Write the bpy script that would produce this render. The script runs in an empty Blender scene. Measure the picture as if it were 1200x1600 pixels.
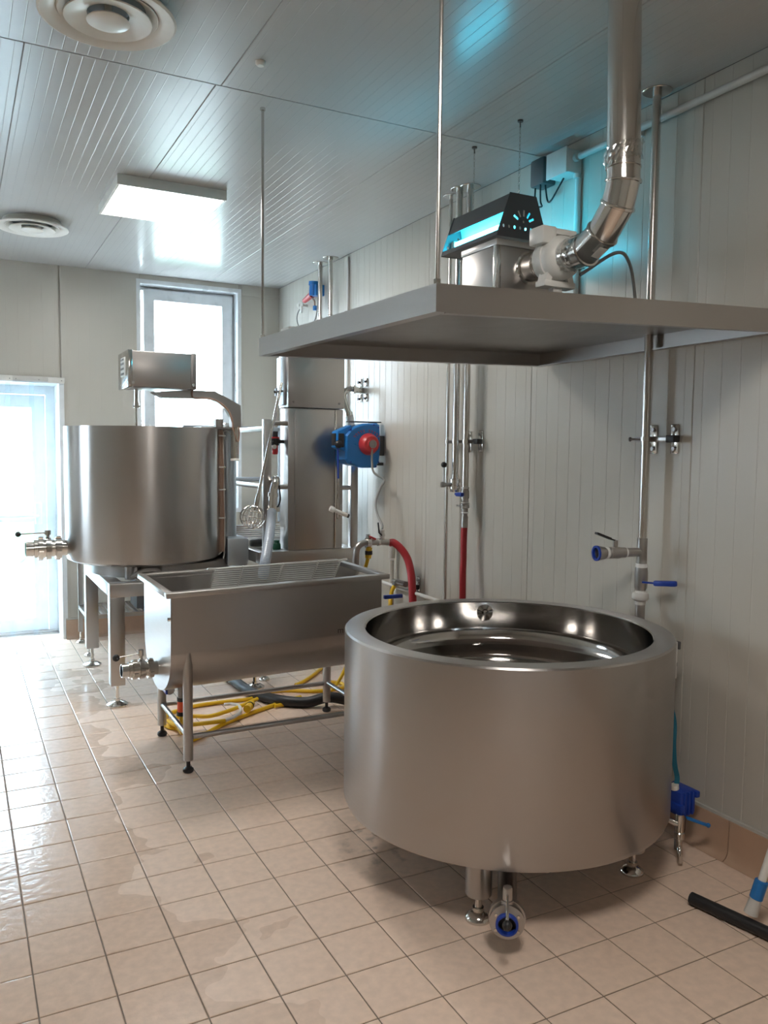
import bpy, math, random
from math import sin, cos, pi, radians, sqrt, atan2
from mathutils import Vector, Matrix
random.seed(7)
SC = bpy.context.scene
COL = SC.collection

# ------------------------------------------------------------------ camera
EYE = Vector((0.0, 0.0, 1.4863))
FPX, PITCH, ROLL, YAW = 1279.9, 0.0715853, -0.0107855, 0.4803093
def cam_axes():
    cy, sy = cos(YAW), sin(YAW)
    f = Vector((sy*cos(PITCH), cy*cos(PITCH), -sin(PITCH)))
    r = Vector((cy, -sy, 0)); d = f.cross(r)
    return r*cos(ROLL)+d*sin(ROLL), d*cos(ROLL)-r*sin(ROLL), f
RIGHT, DOWN, FWD = cam_axes()
cam_data = bpy.data.cameras.new('camera')
cam = bpy.data.objects.new('camera', cam_data); COL.objects.link(cam)
M4 = Matrix((RIGHT, -DOWN, -FWD)).transposed().to_4x4(); M4.translation = EYE
cam.matrix_world = M4
cam_data.sensor_fit = 'VERTICAL'; cam_data.sensor_height = 36.0; cam_data.lens = FPX/1600*36
cam_data.clip_start = 0.02
SC.camera = cam

# ------------------------------------------------------------------ world, exposure
W = bpy.data.worlds.new('daylight'); SC.world = W; W.use_nodes = True
bg = W.node_tree.nodes['Background']
bg.inputs[0].default_value = (0.74, 0.88, 1.0, 1); bg.inputs[1].default_value = 17.0
SC.view_settings.view_transform = 'Standard'; SC.view_settings.look = 'None'
SC.view_settings.exposure = 0.5; SC.view_settings.gamma = 1.0
SC.view_settings.use_curve_mapping = False
PANEL_POWER = 24.0          # emission of each ceiling panel
PANEL_TINT = (1.0, 0.95, 0.89)
UV_POWER = 44.0

# ------------------------------------------------------------------ measuring helpers: a sight line of the survey met with a real plane
def _ray(x, y): return RIGHT*((x-600)/FPX) + DOWN*((y-800)/FPX) + FWD
def PX(x, y, X): d = _ray(x, y); return EYE + d*(X/d.x)
def PY(x, y, Y): d = _ray(x, y); return EYE + d*(Y/d.y)
def PZ(x, y, z=0.0): d = _ray(x, y); return EYE + d*((z-EYE.z)/d.z)
V = lambda *a: Vector(a)

# ------------------------------------------------------------------ materials
def nt(name):
    m = bpy.data.materials.new(name); m.use_nodes = True
    return m, m.node_tree.nodes, m.node_tree.links, m.node_tree.nodes['Principled BSDF']
def ramp(n, l, src, a, b, ca, cb):
    r = n.new('ShaderNodeValToRGB'); l.new(src, r.inputs[0])
    r.color_ramp.elements[0].position = a; r.color_ramp.elements[0].color = ca
    r.color_ramp.elements[1].position = b; r.color_ramp.elements[1].color = cb
    return r
def mrange(n, l, src, a, b, c, d):
    r = n.new('ShaderNodeMapRange'); l.new(src, r.inputs[0])
    for i, v in enumerate((a, b, c, d)): r.inputs[i+1].default_value = v
    return r
def noise(n, l, scale, detail=2, coord='Object', stretch=None):
    t = n.new('ShaderNodeTexCoord'); o = t.outputs[coord]
    if stretch:
        mp = n.new('ShaderNodeMapping'); mp.inputs['Scale'].default_value = stretch
        l.new(o, mp.inputs[0]); o = mp.outputs[0]
    x = n.new('ShaderNodeTexNoise'); x.inputs['Scale'].default_value = scale
    x.inputs['Detail'].default_value = detail; l.new(o, x.inputs['Vector'])
    return x
def plain(name, col, rough=.5, metal=0.0, var=.06, spec=.5, coat=0):
    m, n, l, b = nt(name)
    x = noise(n, l, 9.0, 3)
    c = Vector(col)
    r = ramp(n, l, x.outputs[0], .3, .7, (*(c*(1-var)), 1), (*(c*(1+var)), 1))
    l.new(r.outputs[0], b.inputs['Base Color'])
    rr = mrange(n, l, x.outputs[0], .3, .7, rough*.85, min(1, rough*1.15))
    l.new(rr.outputs[0], b.inputs['Roughness'])
    b.inputs['Metallic'].default_value = metal; b.inputs['Specular IOR Level'].default_value = spec
    if coat: b.inputs['Coat Weight'].default_value = coat; b.inputs['Coat Roughness'].default_value = .1
    return m
def steel(name, col, rough, grain=(1, 1, 60), gscale=6.0, aniso=0.0, blotch=.12, bump=.02, arot=0.0):
    m, n, l, b = nt(name)
    g = noise(n, l, gscale, 4, stretch=grain); big = noise(n, l, 2.6, 3)
    c = Vector(col)
    r = ramp(n, l, big.outputs[0], .1, .9, (*(c*(1-blotch*.6)), 1), (*(c*(1+blotch*.4)), 1))
    l.new(r.outputs[0], b.inputs['Base Color'])
    b.inputs['Metallic'].default_value = 1.0
    mix = n.new('ShaderNodeMath'); mix.operation = 'ADD'
    l.new(mrange(n, l, g.outputs[0], .1, .9, rough*.85, rough*1.15).outputs[0], mix.inputs[0])
    l.new(mrange(n, l, big.outputs[0], .1, .9, -.04*blotch*5*rough, .05*blotch*5*rough).outputs[0], mix.inputs[1])
    l.new(mix.outputs[0], b.inputs['Roughness'])
    if bump:
        bp = n.new('ShaderNodeBump'); bp.inputs['Strength'].default_value = bump; bp.inputs['Distance'].default_value = .002
        l.new(g.outputs[0], bp.inputs['Height']); l.new(bp.outputs[0], b.inputs['Normal'])
    if aniso:
        b.inputs['Anisotropic'].default_value = aniso; b.inputs['Anisotropic Rotation'].default_value = arot
        t = n.new('ShaderNodeTangent'); t.direction_type = 'RADIAL'; t.axis = 'Z'; l.new(t.outputs[0], b.inputs['Tangent'])
    return m
MAT = {}
MAT['satin'] = steel('satin_steel', (.46, .44, .425), .33, grain=(1, 1, 45))
MAT['vat'] = steel('brushed_vat_steel', (.45, .43, .415), .33, grain=(1, 1, 40), aniso=.7, bump=.003, blotch=.08, arot=.25)
MAT['vat_far'] = steel('streaked_vat_steel', (.48, .46, .445), .30, grain=(1, 1, 1), gscale=2, aniso=.9, blotch=.04, bump=0, arot=.25)
MAT['bright'] = steel('polished_steel', (.68, .66, .63), .14, blotch=.06, bump=0)
MAT['bowl'] = steel('mirror_bowl_steel', (.50, .485, .47), .10, grain=(1, 1, 1), gscale=5.0, blotch=.2, bump=.35)
MAT['rod'] = steel('pale_wire_steel', (.86, .85, .82), .42, bump=0)
MAT['pipe'] = steel('pipe_steel', (.62, .59, .56), .22, grain=(1, 1, 4), blotch=.08, bump=0)
MAT['dull'] = steel('dull_steel', (.32, .308, .30), .42, blotch=.15)
MAT['foil'] = steel('duct_steel', (.70, .68, .65), .13, blotch=.08, bump=.01)
MAT['copper'] = plain('brown_cable', (.30, .19, .14), .45)
MAT['white'] = plain('white_plastic', (.78, .77, .73), .35)
MAT['cream'] = plain('cream_plastic', (.74, .70, .63), .4)
MAT['grey'] = plain('grey_plastic', (.27, .27, .26), .45)
MAT['lgrey'] = plain('pale_grey_plastic', (.62, .61, .58), .4)
MAT['dark'] = plain('dark_grey_metal', (.085, .085, .088), .45)
MAT['black'] = plain('black_rubber', (.016, .016, .018), .45)
MAT['blue'] = plain('blue_plastic', (.012, .17, .50), .32)
MAT['dblue'] = plain('deep_blue_plastic', (.012, .05, .35), .4)
MAT['teal'] = plain('teal_hose', (.01, .16, .25), .5)
MAT['red'] = plain('red_plastic', (.50, .035, .04), .35)
MAT['hosered'] = plain('red_hose', (.42, .022, .03), .42)
MAT['hosegrime'] = plain('worn_hose_print', (.40, .17, .15), .6)
MAT['yellow'] = plain('yellow_hose', (.80, .50, .015), .38)
MAT['orange'] = plain('orange_fitting', (.80, .10, .03), .4)
MAT['green'] = plain('green_plastic', (.01, .12, .06), .4)
MAT['tape'] = plain('white_thread_tape', (.80, .80, .78), .6)
MAT['pvc'] = plain('white_window_pvc', (.78, .81, .83), .3)
MAT['seal'] = plain('grey_silicone', (.50, .49, .45), .6)
MAT['grout'] = plain('brown_grout', (.21, .165, .125), .75, var=.2)
MAT['jacket'] = steel('blue_grey_steel', (.52, .56, .60), .42, blotch=.05, bump=0)  # steel with a blue-grey base colour, for the arm column and plates

def panel_mat(name, col, rough, spec=.5):
    m, n, l, b = nt(name)
    x = noise(n, l, 1.3, 4); c = Vector(col)
    r = ramp(n, l, x.outputs[0], .25, .75, (*(c*.965), 1), (*(c*1.03), 1))
    l.new(r.outputs[0], b.inputs['Base Color'])
    rr = mrange(n, l, x.outputs[0], .3, .7, rough*.9, rough*1.15); l.new(rr.outputs[0], b.inputs['Roughness'])
    b.inputs['Specular IOR Level'].default_value = spec
    return m
MAT['wall'] = panel_mat('coated_wall_panel', (.53, .505, .45), .33)
MAT['ceiling'] = panel_mat('glossy_ceiling_panel', (.50, .50, .485), .235, .27)
MAT['joint'] = plain('dark_panel_joint', (.22, .21, .20), .7)
MAT['skirting'] = plain('terracotta_skirting_tile', (.50, .335, .235), .32, var=.06)

def tile_mat():
    m, n, l, b = nt('wet_beige_floor_tile')
    g = n.new('ShaderNodeNewGeometry')
    sep = n.new('ShaderNodeSeparateXYZ'); l.new(g.outputs['Position'], sep.inputs[0])
    fine = n.new('ShaderNodeTexNoise'); fine.inputs['Scale'].default_value = 34; fine.inputs['Detail'].default_value = 4
    l.new(g.outputs['Position'], fine.inputs['Vector'])
    blot = n.new('ShaderNodeTexNoise'); blot.inputs['Scale'].default_value = 2.3; blot.inputs['Detail'].default_value = 3
    l.new(g.outputs['Position'], blot.inputs['Vector'])
    # colour: each tile a touch different
    isl = g.outputs['Random Per Island']
    r = ramp(n, l, isl, 0, 1, (.76, .57, .445, 1), (.84, .65, .52, 1))
    mixc = n.new('ShaderNodeMix'); mixc.data_type = 'RGBA'; mixc.blend_type = 'MULTIPLY'; mixc.inputs[0].default_value = .5
    l.new(r.outputs[0], mixc.inputs[6])
    r2 = ramp(n, l, fine.outputs[0], .35, .75, (.82, .82, .82, 1), (1.08, 1.08, 1.08, 1)); l.new(r2.outputs[0], mixc.inputs[7])
    # wet towards the door side (water left after rinsing), patchy edge
    wet1 = mrange(n, l, sep.outputs[0], .15, 1.15, 1.0, 0.0)
    add = n.new('ShaderNodeMath'); add.operation = 'MULTIPLY_ADD'; l.new(blot.outputs[0], add.inputs[0]); add.inputs[1].default_value = 1.7
    sub = n.new('ShaderNodeMath'); sub.operation = 'ADD'; l.new(wet1.outputs[0], sub.inputs[0]); sub.inputs[1].default_value = -.85
    l.new(sub.outputs[0], add.inputs[2])
    wet = mrange(n, l, add.outputs[0], .38, .50, 0, 1)
    wetc = n.new('ShaderNodeMix'); wetc.data_type = 'RGBA'; wetc.blend_type = 'MULTIPLY'
    l.new(mrange(n, l, wet.outputs[0], 0, 1, 0, .45).outputs[0], wetc.inputs[0])
    l.new(mixc.outputs[2], wetc.inputs[6]); wetc.inputs[7].default_value = (.92, .905, .895, 1)
    # grey scuff marks left on the tiles beside the near vat
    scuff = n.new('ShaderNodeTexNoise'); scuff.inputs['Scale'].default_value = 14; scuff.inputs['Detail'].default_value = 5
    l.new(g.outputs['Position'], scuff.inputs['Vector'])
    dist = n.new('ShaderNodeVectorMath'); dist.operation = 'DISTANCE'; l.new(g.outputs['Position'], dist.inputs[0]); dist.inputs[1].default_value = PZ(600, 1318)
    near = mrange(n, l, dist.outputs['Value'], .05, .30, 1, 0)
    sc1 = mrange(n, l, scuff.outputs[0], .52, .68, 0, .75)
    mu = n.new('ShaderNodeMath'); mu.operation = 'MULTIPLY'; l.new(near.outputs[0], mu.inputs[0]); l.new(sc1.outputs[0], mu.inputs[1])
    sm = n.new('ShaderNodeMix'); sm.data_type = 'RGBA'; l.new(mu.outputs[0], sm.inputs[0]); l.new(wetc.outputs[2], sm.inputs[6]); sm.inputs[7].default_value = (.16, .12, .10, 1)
    l.new(sm.outputs[2], b.inputs['Base Color'])
    l.new(mrange(n, l, wet.outputs[0], 0, 1, .44, .15).outputs[0], b.inputs['Roughness'])
    bp = n.new('ShaderNodeBump'); bp.inputs['Distance'].default_value = .004
    l.new(mrange(n, l, wet.outputs[0], 0, 1, .07, .34).outputs[0], bp.inputs['Strength'])
    l.new(fine.outputs[0], bp.inputs['Height']); l.new(bp.outputs[0], b.inputs['Normal'])
    return m
MAT['tile'] = tile_mat()

def emit(name, col, s):
    m, n, l, b = nt(name)
    b.inputs['Base Color'].default_value = (.9, .9, .9, 1)
    b.inputs['Emission Color'].default_value = (*col, 1); b.inputs['Emission Strength'].default_value = s
    return m
MAT['panel_light'] = emit('lit_diffuser', PANEL_TINT, PANEL_POWER)
MAT['uv'] = emit('lit_blue_tube', (.03, .58, .85), UV_POWER)
def glass(name, col=(1, 1, 1), alpha=.12, rough=.03):
    m, n, l, b = nt(name)
    tr = n.new('ShaderNodeBsdfTransparent'); tr.inputs[0].default_value = (*col, 1)
    gl = n.new('ShaderNodeBsdfGlossy'); gl.inputs['Roughness'].default_value = rough
    mx = n.new('ShaderNodeMixShader'); mx.inputs[0].default_value = alpha
    l.new(tr.outputs[0], mx.inputs[1]); l.new(gl.outputs[0], mx.inputs[2])
    l.new(mx.outputs[0], n['Material Output'].inputs[0])
    return m
MAT['glass'] = glass('window_glass', (.97, .99, 1), .06)
def cloudy():
    m, n, l, b = nt('cloudy_pvc_strip')
    tr = n.new('ShaderNodeBsdfTransparent'); tr.inputs[0].default_value = (.88, .96, 1, 1)
    tl = n.new('ShaderNodeBsdfTranslucent'); tl.inputs[0].default_value = (.86, .95, 1, 1)
    gl = n.new('ShaderNodeBsdfGlossy'); gl.inputs['Roughness'].default_value = .12
    m1 = n.new('ShaderNodeMixShader'); m1.inputs[0].default_value = .07; l.new(tr.outputs[0], m1.inputs[1]); l.new(tl.outputs[0], m1.inputs[2])
    m2 = n.new('ShaderNodeMixShader'); m2.inputs[0].default_value = .05; l.new(m1.outputs[0], m2.inputs[1]); l.new(gl.outputs[0], m2.inputs[2])
    l.new(m2.outputs[0], n['Material Output'].inputs[0]); return m
MAT['strip'] = cloudy()
MAT['wrap'] = glass('clear_plastic_wrap', (.93, .93, .92), .35, .08)
def hose_clear():
    m, n, l, b = nt('translucent_hose')
    b.inputs['Base Color'].default_value = (.52, .58, .66, 1); b.inputs['Roughness'].default_value = .3
    b.inputs['Transmission Weight'].default_value = .35
    return m
MAT['clearhose'] = hose_clear()
MAT['rail'] = plain('grey_painted_rail', (.24, .26, .28), .5)
MAT['yard'] = plain('pale_yard_paving', (.55, .55, .54), .8)
MAT['hedge'] = plain('hedge_green', (.20, .33, .22), .8, var=.3)

# ------------------------------------------------------------------ mesh builder
class MB:
    def __init__(s): s.v = []; s.f = []
    def add(s, vs, fs):
        o = len(s.v); s.v += [Vector(v) for v in vs]; s.f += [tuple(i+o for i in f) for f in fs]; return s
    def box(s, lo, hi, bev=0.0):
        x0, y0, z0 = lo; x1, y1, z1 = hi
        return s.hexa([(x0,y0,z0),(x1,y0,z0),(x1,y1,z0),(x0,y1,z0),(x0,y0,z1),(x1,y0,z1),(x1,y1,z1),(x0,y1,z1)], bev)
    def hexa(s, p, bev=0.0):
        fs = [(3,2,1,0),(4,5,6,7),(0,1,5,4),(1,2,6,5),(2,3,7,6),(3,0,4,7)]
        if not bev: return s.add(p, fs)
        import bmesh
        bm = bmesh.new(); vs = [bm.verts.new(q) for q in p]
        for f in fs: bm.faces.new([vs[i] for i in f])
        bmesh.ops.bevel(bm, geom=list(bm.edges), offset=bev, segments=2, affect='EDGES', profile=.5)
        bm.verts.index_update()
        s.add([v.co.copy() for v in bm.verts], [[v.index for v in f.verts] for f in bm.faces]); bm.free(); return s
    def lathe(s, prof, org, axis=(0,0,1), seg=24, closed=False, up=None, caps=True):
        """prof: (radius, distance along the axis)"""
        org = Vector(org); a = Vector(axis).normalized()
        u = a.orthogonal().normalized() if up is None else (Vector(up)-a*Vector(up).dot(a)).normalized(); w = a.cross(u)
        vs = []; fs = []
        for r, t in prof:
            for k in range(seg):
                ph = 2*pi*k/seg; vs.append(org + a*t + (u*cos(ph)+w*sin(ph))*max(r, 1e-5))
        n = len(prof)
        for i in range(n-1 if not closed else n):
            j = (i+1) % n
            for k in range(seg):
                k2 = (k+1) % seg; fs.append((i*seg+k, i*seg+k2, j*seg+k2, j*seg+k))
        if not closed and caps:
            if prof[0][0] > 1e-4: fs.append(tuple(range(seg-1, -1, -1)))
            if prof[-1][0] > 1e-4: fs.append(tuple((n-1)*seg+k for k in range(seg)))
        return s.add(vs, fs)
    def cyl(s, p0, p1, r, seg=16, r1=None, bev=0.0):
        p0 = Vector(p0); p1 = Vector(p1); L = (p1-p0).length; r1 = r if r1 is None else r1
        if bev: pr = [(r-bev, 0), (r, bev), (r1, L-bev), (r1-bev, L)]
        else: pr = [(r, 0), (r1, L)]
        return s.lathe(pr, p0, p1-p0, seg)
    def ball(s, c, r, seg=14, rings=8, sq=1.0):
        return s.lathe([(r*sin(pi*i/rings), -r*sq*cos(pi*i/rings)) for i in range(rings+1)], c, (0,0,1), seg)
    def tube(s, pts, r, seg=10, caps=True, rfun=None):
        pts = [Vector(p) for p in pts]; n = len(pts)
        T = [(pts[min(i+1,n-1)]-pts[max(i-1,0)]).normalized() for i in range(n)]
        u = T[0].orthogonal().normalized(); vs = []; fs = []
        for i in range(n):
            u = (u - T[i]*u.dot(T[i])).normalized(); w = T[i].cross(u); rr = rfun(i/(n-1)) if rfun else r
            for k in range(seg):
                ph = 2*pi*k/seg; vs.append(pts[i] + (u*cos(ph)+w*sin(ph))*rr)
        for i in range(n-1):
            for k in range(seg):
                k2 = (k+1) % seg; fs.append((i*seg+k, i*seg+k2, (i+1)*seg+k2, (i+1)*seg+k))
        if caps: fs.append(tuple(range(seg-1,-1,-1))); fs.append(tuple((n-1)*seg+k for k in range(seg)))
        return s.add(vs, fs)
    def prism(s, poly, d):
        """poly: 3D points of a flat outline, d: extrusion vector"""
        d = Vector(d); n = len(poly); vs = [Vector(p) for p in poly] + [Vector(p)+d for p in poly]
        fs = [tuple(range(n-1,-1,-1)), tuple(range(n, 2*n))] + [(i, (i+1)%n, n+(i+1)%n, n+i) for i in range(n)]
        return s.add(vs, fs)
    def bar(s, p0, p1, w, h, up=(0,0,1), bev=0.0):
        p0 = Vector(p0); p1 = Vector(p1); a = (p1-p0).normalized(); u = Vector(up); u = (u-a*u.dot(a)).normalized(); w_ = a.cross(u)
        q = lambda p, i, j: p + w_*(w/2*i) + u*(h/2*j)
        return s.hexa([q(p0,-1,-1), q(p0,1,-1), q(p1,1,-1), q(p1,-1,-1), q(p0,-1,1), q(p0,1,1), q(p1,1,1), q(p1,-1,1)], bev)
def spline(pts, n=10):
    P = [Vector(p) for p in pts]; P = [P[0]*2-P[1]] + P + [P[-1]*2-P[-2]]; out = []
    for i in range(1, len(P)-2):
        for k in range(n):
            t = k/n
            out.append(.5*((2*P[i]) + (P[i+1]-P[i-1])*t + (2*P[i-1]-5*P[i]+4*P[i+1]-P[i+2])*t*t + (3*P[i]-P[i-1]-3*P[i+1]+P[i+2])*t**3))
    out.append(P[-2]); return out

# ------------------------------------------------------------------ object helpers
ORG = {}
def origin(o): return ORG.get(o.name, Vector((0,0,0))) if o else Vector((0,0,0))
def mesh_from(mb, name, mat, off, smooth=35):
    me = bpy.data.meshes.new(name); me.from_pydata([v-off for v in mb.v], [], mb.f); me.validate(); me.update()
    import bmesh
    bm = bmesh.new(); bm.from_mesh(me); bmesh.ops.recalc_face_normals(bm, faces=bm.faces); bm.to_mesh(me); bm.free()
    if smooth:
        me.polygons.foreach_set('use_smooth', [True]*len(me.polygons)); me.set_sharp_from_angle(angle=radians(smooth))
    for m in (mat if isinstance(mat, (list, tuple)) else [mat]): me.materials.append(MAT[m] if isinstance(m, str) else m)
    return me
def part(name, mb, mat, parent=None, label=None, smooth=35):
    off = origin(parent)
    o = bpy.data.objects.new(name, mesh_from(mb, name, mat, off, smooth)); COL.objects.link(o)
    if parent: o.parent = parent; ORG[o.name] = off
    if label: o['label'] = label
    return o
def thing(name, label, cat, loc, group=None):
    o = bpy.data.objects.new(name, None); COL.objects.link(o); o.location = loc; o.empty_display_size = .05
    o['label'] = label; o['category'] = cat; ORG[o.name] = Vector(loc)
    if group: o['group'] = group
    return o
def solo(name, mb, mat, label, cat, group=None, smooth=35):
    c = Vector((sum(v.x for v in mb.v)/len(mb.v), sum(v.y for v in mb.v)/len(mb.v), min(v.z for v in mb.v)))
    o = bpy.data.objects.new(name, mesh_from(mb, name, mat, c, smooth)); COL.objects.link(o); o.location = c
    o['label'] = label; o['category'] = cat
    if group: o['group'] = group
    return o
def struct(name, mb, mat, smooth=30):
    o = bpy.data.objects.new(name, mesh_from(mb, name, mat, Vector((0,0,0)), smooth)); COL.objects.link(o); o['kind'] = 'structure'; return o
def text_mesh(txt, size, depth, M):
    cu = bpy.data.curves.new('lettering', 'FONT'); cu.body = txt; cu.size = size; cu.extrude = depth
    ob = bpy.data.objects.new('lettering', cu); COL.objects.link(ob)
    me = bpy.data.meshes.new_from_object(ob.evaluated_get(bpy.context.evaluated_depsgraph_get()))
    mb = MB(); mb.add([M @ v.co for v in me.vertices], [tuple(p.vertices) for p in me.polygons])
    bpy.data.objects.remove(ob); bpy.data.curves.remove(cu); bpy.data.meshes.remove(me); return mb

# ================================================================== ROOM
XL, XR, YB, YF, ZC = -2.4, 2.5, 6.8, -2.2, 2.89
T = .25
# ---- floor: grout bed, tiles set into it
fl = struct('floor', MB().box((XL, YF, -.10), (XR, YB, -.003)).box((-.36, YB, -.10), (.74, 7.25, -.003)), 'grout')
TX, TY, X0, Y0, GAP = .19875, .2, .55387, 2.22743, .0042
def tile_mb(ox=0, oy=0, oz=0, wob=0):
    a = TX/2-GAP/2; b = TY/2-GAP/2; e = .0025; mb = MB()
    z = [oz+random.uniform(-wob, wob) for _ in range(4)]
    q = [(-1,-1),(1,-1),(1,1),(-1,1)]
    vs = [(ox+i*a, oy+j*b, oz-.006) for i, j in q] + [(ox+i*a, oy+j*b, oz-.0012) for i, j in q] + [(ox+i*(a-e), oy+j*(b-e), z[k]) for k, (i, j) in enumerate(q)]
    fs = [(8,9,10,11)] + [(k, (k+1)%4, 4+(k+1)%4, 4+k) for k in range(4)] + [(4+k, 4+(k+1)%4, 8+(k+1)%4, 8+k) for k in range(4)]
    mb.add(vs, fs); return mb
cells = []; cut_row = []
for i in range(-16, 11):
    for j in range(-23, 24):
        cx, cy = X0+(i+.5)*TX, Y0+(j+.5)*TY
        if not (XL < cx < XR and YF < cy < 7.2): continue
        if cy > YB-.05 and not (-.34 < cx < .70): continue
        if cx + TX/2 > XR: cut_row.append(cy); continue
        d = Vector((cx, cy, 0))-EYE; z = d.dot(FWD)
        vis = z > .2 and -40 < 600+FPX*d.dot(RIGHT)/z < 1240 and 800+FPX*d.dot(DOWN)/z < 1650
        cells.append((0 if vis else 1, d.length, cx, cy))
cells.sort()
tv = [mesh_from(tile_mb(wob=.0006), 'tile', 'tile', Vector((0,0,0)), 0) for _ in range(6)]
rest = MB()
for k, (h, d, cx, cy) in enumerate(cells):
    if k < 300:
        o = bpy.data.objects.new('tile', tv[k % 6]); o.parent = fl; o.location = (cx, cy, 0); COL.objects.link(o)
    else:
        t = tile_mb(cx, cy, 0, .0006); rest.add(t.v, t.f)
for cy in cut_row:
    xa_, xb_ = X0+9*TX+GAP/2, XR-.004; b_ = TY/2-GAP/2
    part('tile', MB().box((xa_, cy-b_, -.006), (xb_, cy+b_, -.0006), .0015), 'tile', fl, smooth=0)
o = part('tile_field', rest, 'tile', fl, smooth=0); o['kind'] = 'stuff'

# ---- ribbed sandwich panels
def ribbed(u0, u1, v0, v1, place, pitch, gap=.0014, depth=.0010, wid=.006, thick=.02, v_in=0.0):
    """panel in (u, v) with fine grooves along v; place(u, v, n) -> point, n = depth out of the face"""
    prof = [(u0+gap/2, -thick), (u0+gap/2, -.0025), (u0+gap/2+.0025, 0)]
    u = u0 + pitch*.5
    while u < u1-pitch*.3:
        prof += [(u-wid/2, 0), (u-wid*.2, -depth), (u+wid*.2, -depth), (u+wid/2, 0)]; u += pitch
    prof += [(u1-gap/2-.0025, 0), (u1-gap/2, -.0025), (u1-gap/2, -thick)]
    mb = MB(); n = len(prof); a, b = v0+gap/2, v1-gap/2
    vs = [place(p, a, q) for p, q in prof] + [place(p, b, q) for p, q in prof]
    fs = [(i, i+1, n+i+1, n+i) for i in range(n-1)] + [tuple(range(n)), tuple(range(2*n-1, n-1, -1))]
    return mb.add(vs, fs)
def clad(parent, spans, place, pitch, mat, **k):
    for (u0, u1, v0, v1) in spans: part('panel', ribbed(u0, u1, v0, v1, place, pitch, **k), mat, parent, smooth=0)
wr = struct('wall_right', MB().box((XR+.02, YF, 0), (XR+T, YB+T, ZC+.1)), 'joint')
ys = [YF, -1.75, -.75, .25, 1.25, 2.253, 3.253, 4.253, 5.253, 6.253, YB]
clad(wr, [(a, b, 0, ZC) for a, b in zip(ys, ys[1:])], lambda u, v, n: (XR-n, u, v), .0833, 'wall', thick=.021)
# back wall with door and window openings
DX0, DX1, DZ = -.36, .715, 2.00
WX0, WX1, WZ0, WZ1 = 1.32, 2.135, 1.0, 2.825
bw = MB()
for lo, hi in (((XL, 0), (DX0, ZC)), ((DX0, DZ), (DX1, ZC)), ((DX1, 0), (WX0, ZC)), ((WX0, 0), (WX1, WZ0)), ((WX0, WZ1), (WX1, ZC)), ((WX1, 0), (XR+.02, ZC))):
    bw.box((lo[0], YB+.02, lo[1]), (hi[0], YB+.42, hi[1]))
wb = struct('wall_back', bw, 'wall')
PB = lambda u, v, n: (u, YB-n, v)
clad(wb, [(XL, -1.27, 0, ZC), (-1.27, DX0, 0, ZC), (DX0, DX1, DZ, ZC), (DX1, .727, 0, DZ), (.727, WX0, 0, ZC), (WX0, WX1, 0, WZ0), (WX0, WX1, WZ1, ZC), (WX1, XR, 0, ZC)], PB, .0833, 'wall', thick=.021, depth=.0003, wid=.005)
LWY0, LWY1, LWZ0, LWZ1 = 5.5, 6.4, 1.0, 2.2
struct('wall_left', MB().box((XL-T, YF, 0), (XL, LWY0, ZC+.1)).box((XL-T, LWY1, 0), (XL, YB+T, ZC+.1)).box((XL-T, LWY0, 0), (XL, LWY1, LWZ0)).box((XL-T, LWY0, LWZ1), (XL, LWY1, ZC+.1)), 'wall')
struct('wall_front', MB().box((XL-T, YF-T, 0), (XR+T, YF, ZC+.1)), 'wall')
ce = struct('ceiling', MB().box((XL-T, YF-T, ZC+.02), (XR+T, YB+T+.2, ZC+.14)), 'joint')
SEAM = 3.19
xs = [XL, -1.75, -.765, .24, .915, 1.90, XR]
PC = lambda u, v, n: (u, v, ZC-n)
clad(ce, [(a, b, SEAM+.003, YB) for a, b in zip(xs, xs[1:])], PC, .0433, 'ceiling', thick=.021, depth=.0006, wid=.0045)
xs = [XL, -1.05, -.05, .935, 1.93, XR]
clad(ce, [(a, b, YF, SEAM-.003) for a, b in zip(xs, xs[1:])], PC, .0433, 'ceiling', thick=.021, depth=.0006, wid=.0045)
# cover strip in the back corner at the ceiling
struct('trim_1', MB().box((WX1+.03, YB-.012, 2.80), (XR-.005, YB-.001, ZC-.001)), 'wall')
# tiled skirting with a hollow cove foot
def skirting(side, a, b, step):
    nm = 'baseboard_'+side
    if side == 'right':
        root = struct(nm, MB().box((XR-.006, a, 0), (XR-.001, b, .155)), 'grout'); pl = lambda u, n, z: (XR-.001-n, u, z)
    else:
        root = struct(nm, MB().box((a, YB-.006, 0), (b, YB-.001, .155)), 'grout'); pl = lambda u, n, z: (u, YB-.001-n, z)
    prof = [(.006, .152), (.012, .150), (.0135, .05), (.016, .028), (.024, .012), (.038, .0035), (.04, .0006), (.004, .0006)]
    u = a
    while u < b-.01:
        e = min(u+step, b); mb = MB(); n = len(prof)
        vs = [pl(u+.002, p, z) for p, z in prof] + [pl(e-.002, p, z) for p, z in prof]
        mb.add(vs, [(i, (i+1) % n, n+(i+1) % n, n+i) for i in range(n)] + [tuple(range(n)), tuple(range(2*n-1, n-1, -1))])
        part('skirting_tile', mb, 'skirting', root, smooth=40); u = e
    s = MB().box(*((pl(b, .010, .152), pl(a, .001, .163)) if side == 'right' else (pl(a, .010, .152), pl(b, .001, .163))))
    part('sealant_bead', s, 'seal', root)
skirting('right', YF, YB-.05, .2); skirting('back', .73, XR-.045, .2)

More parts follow.
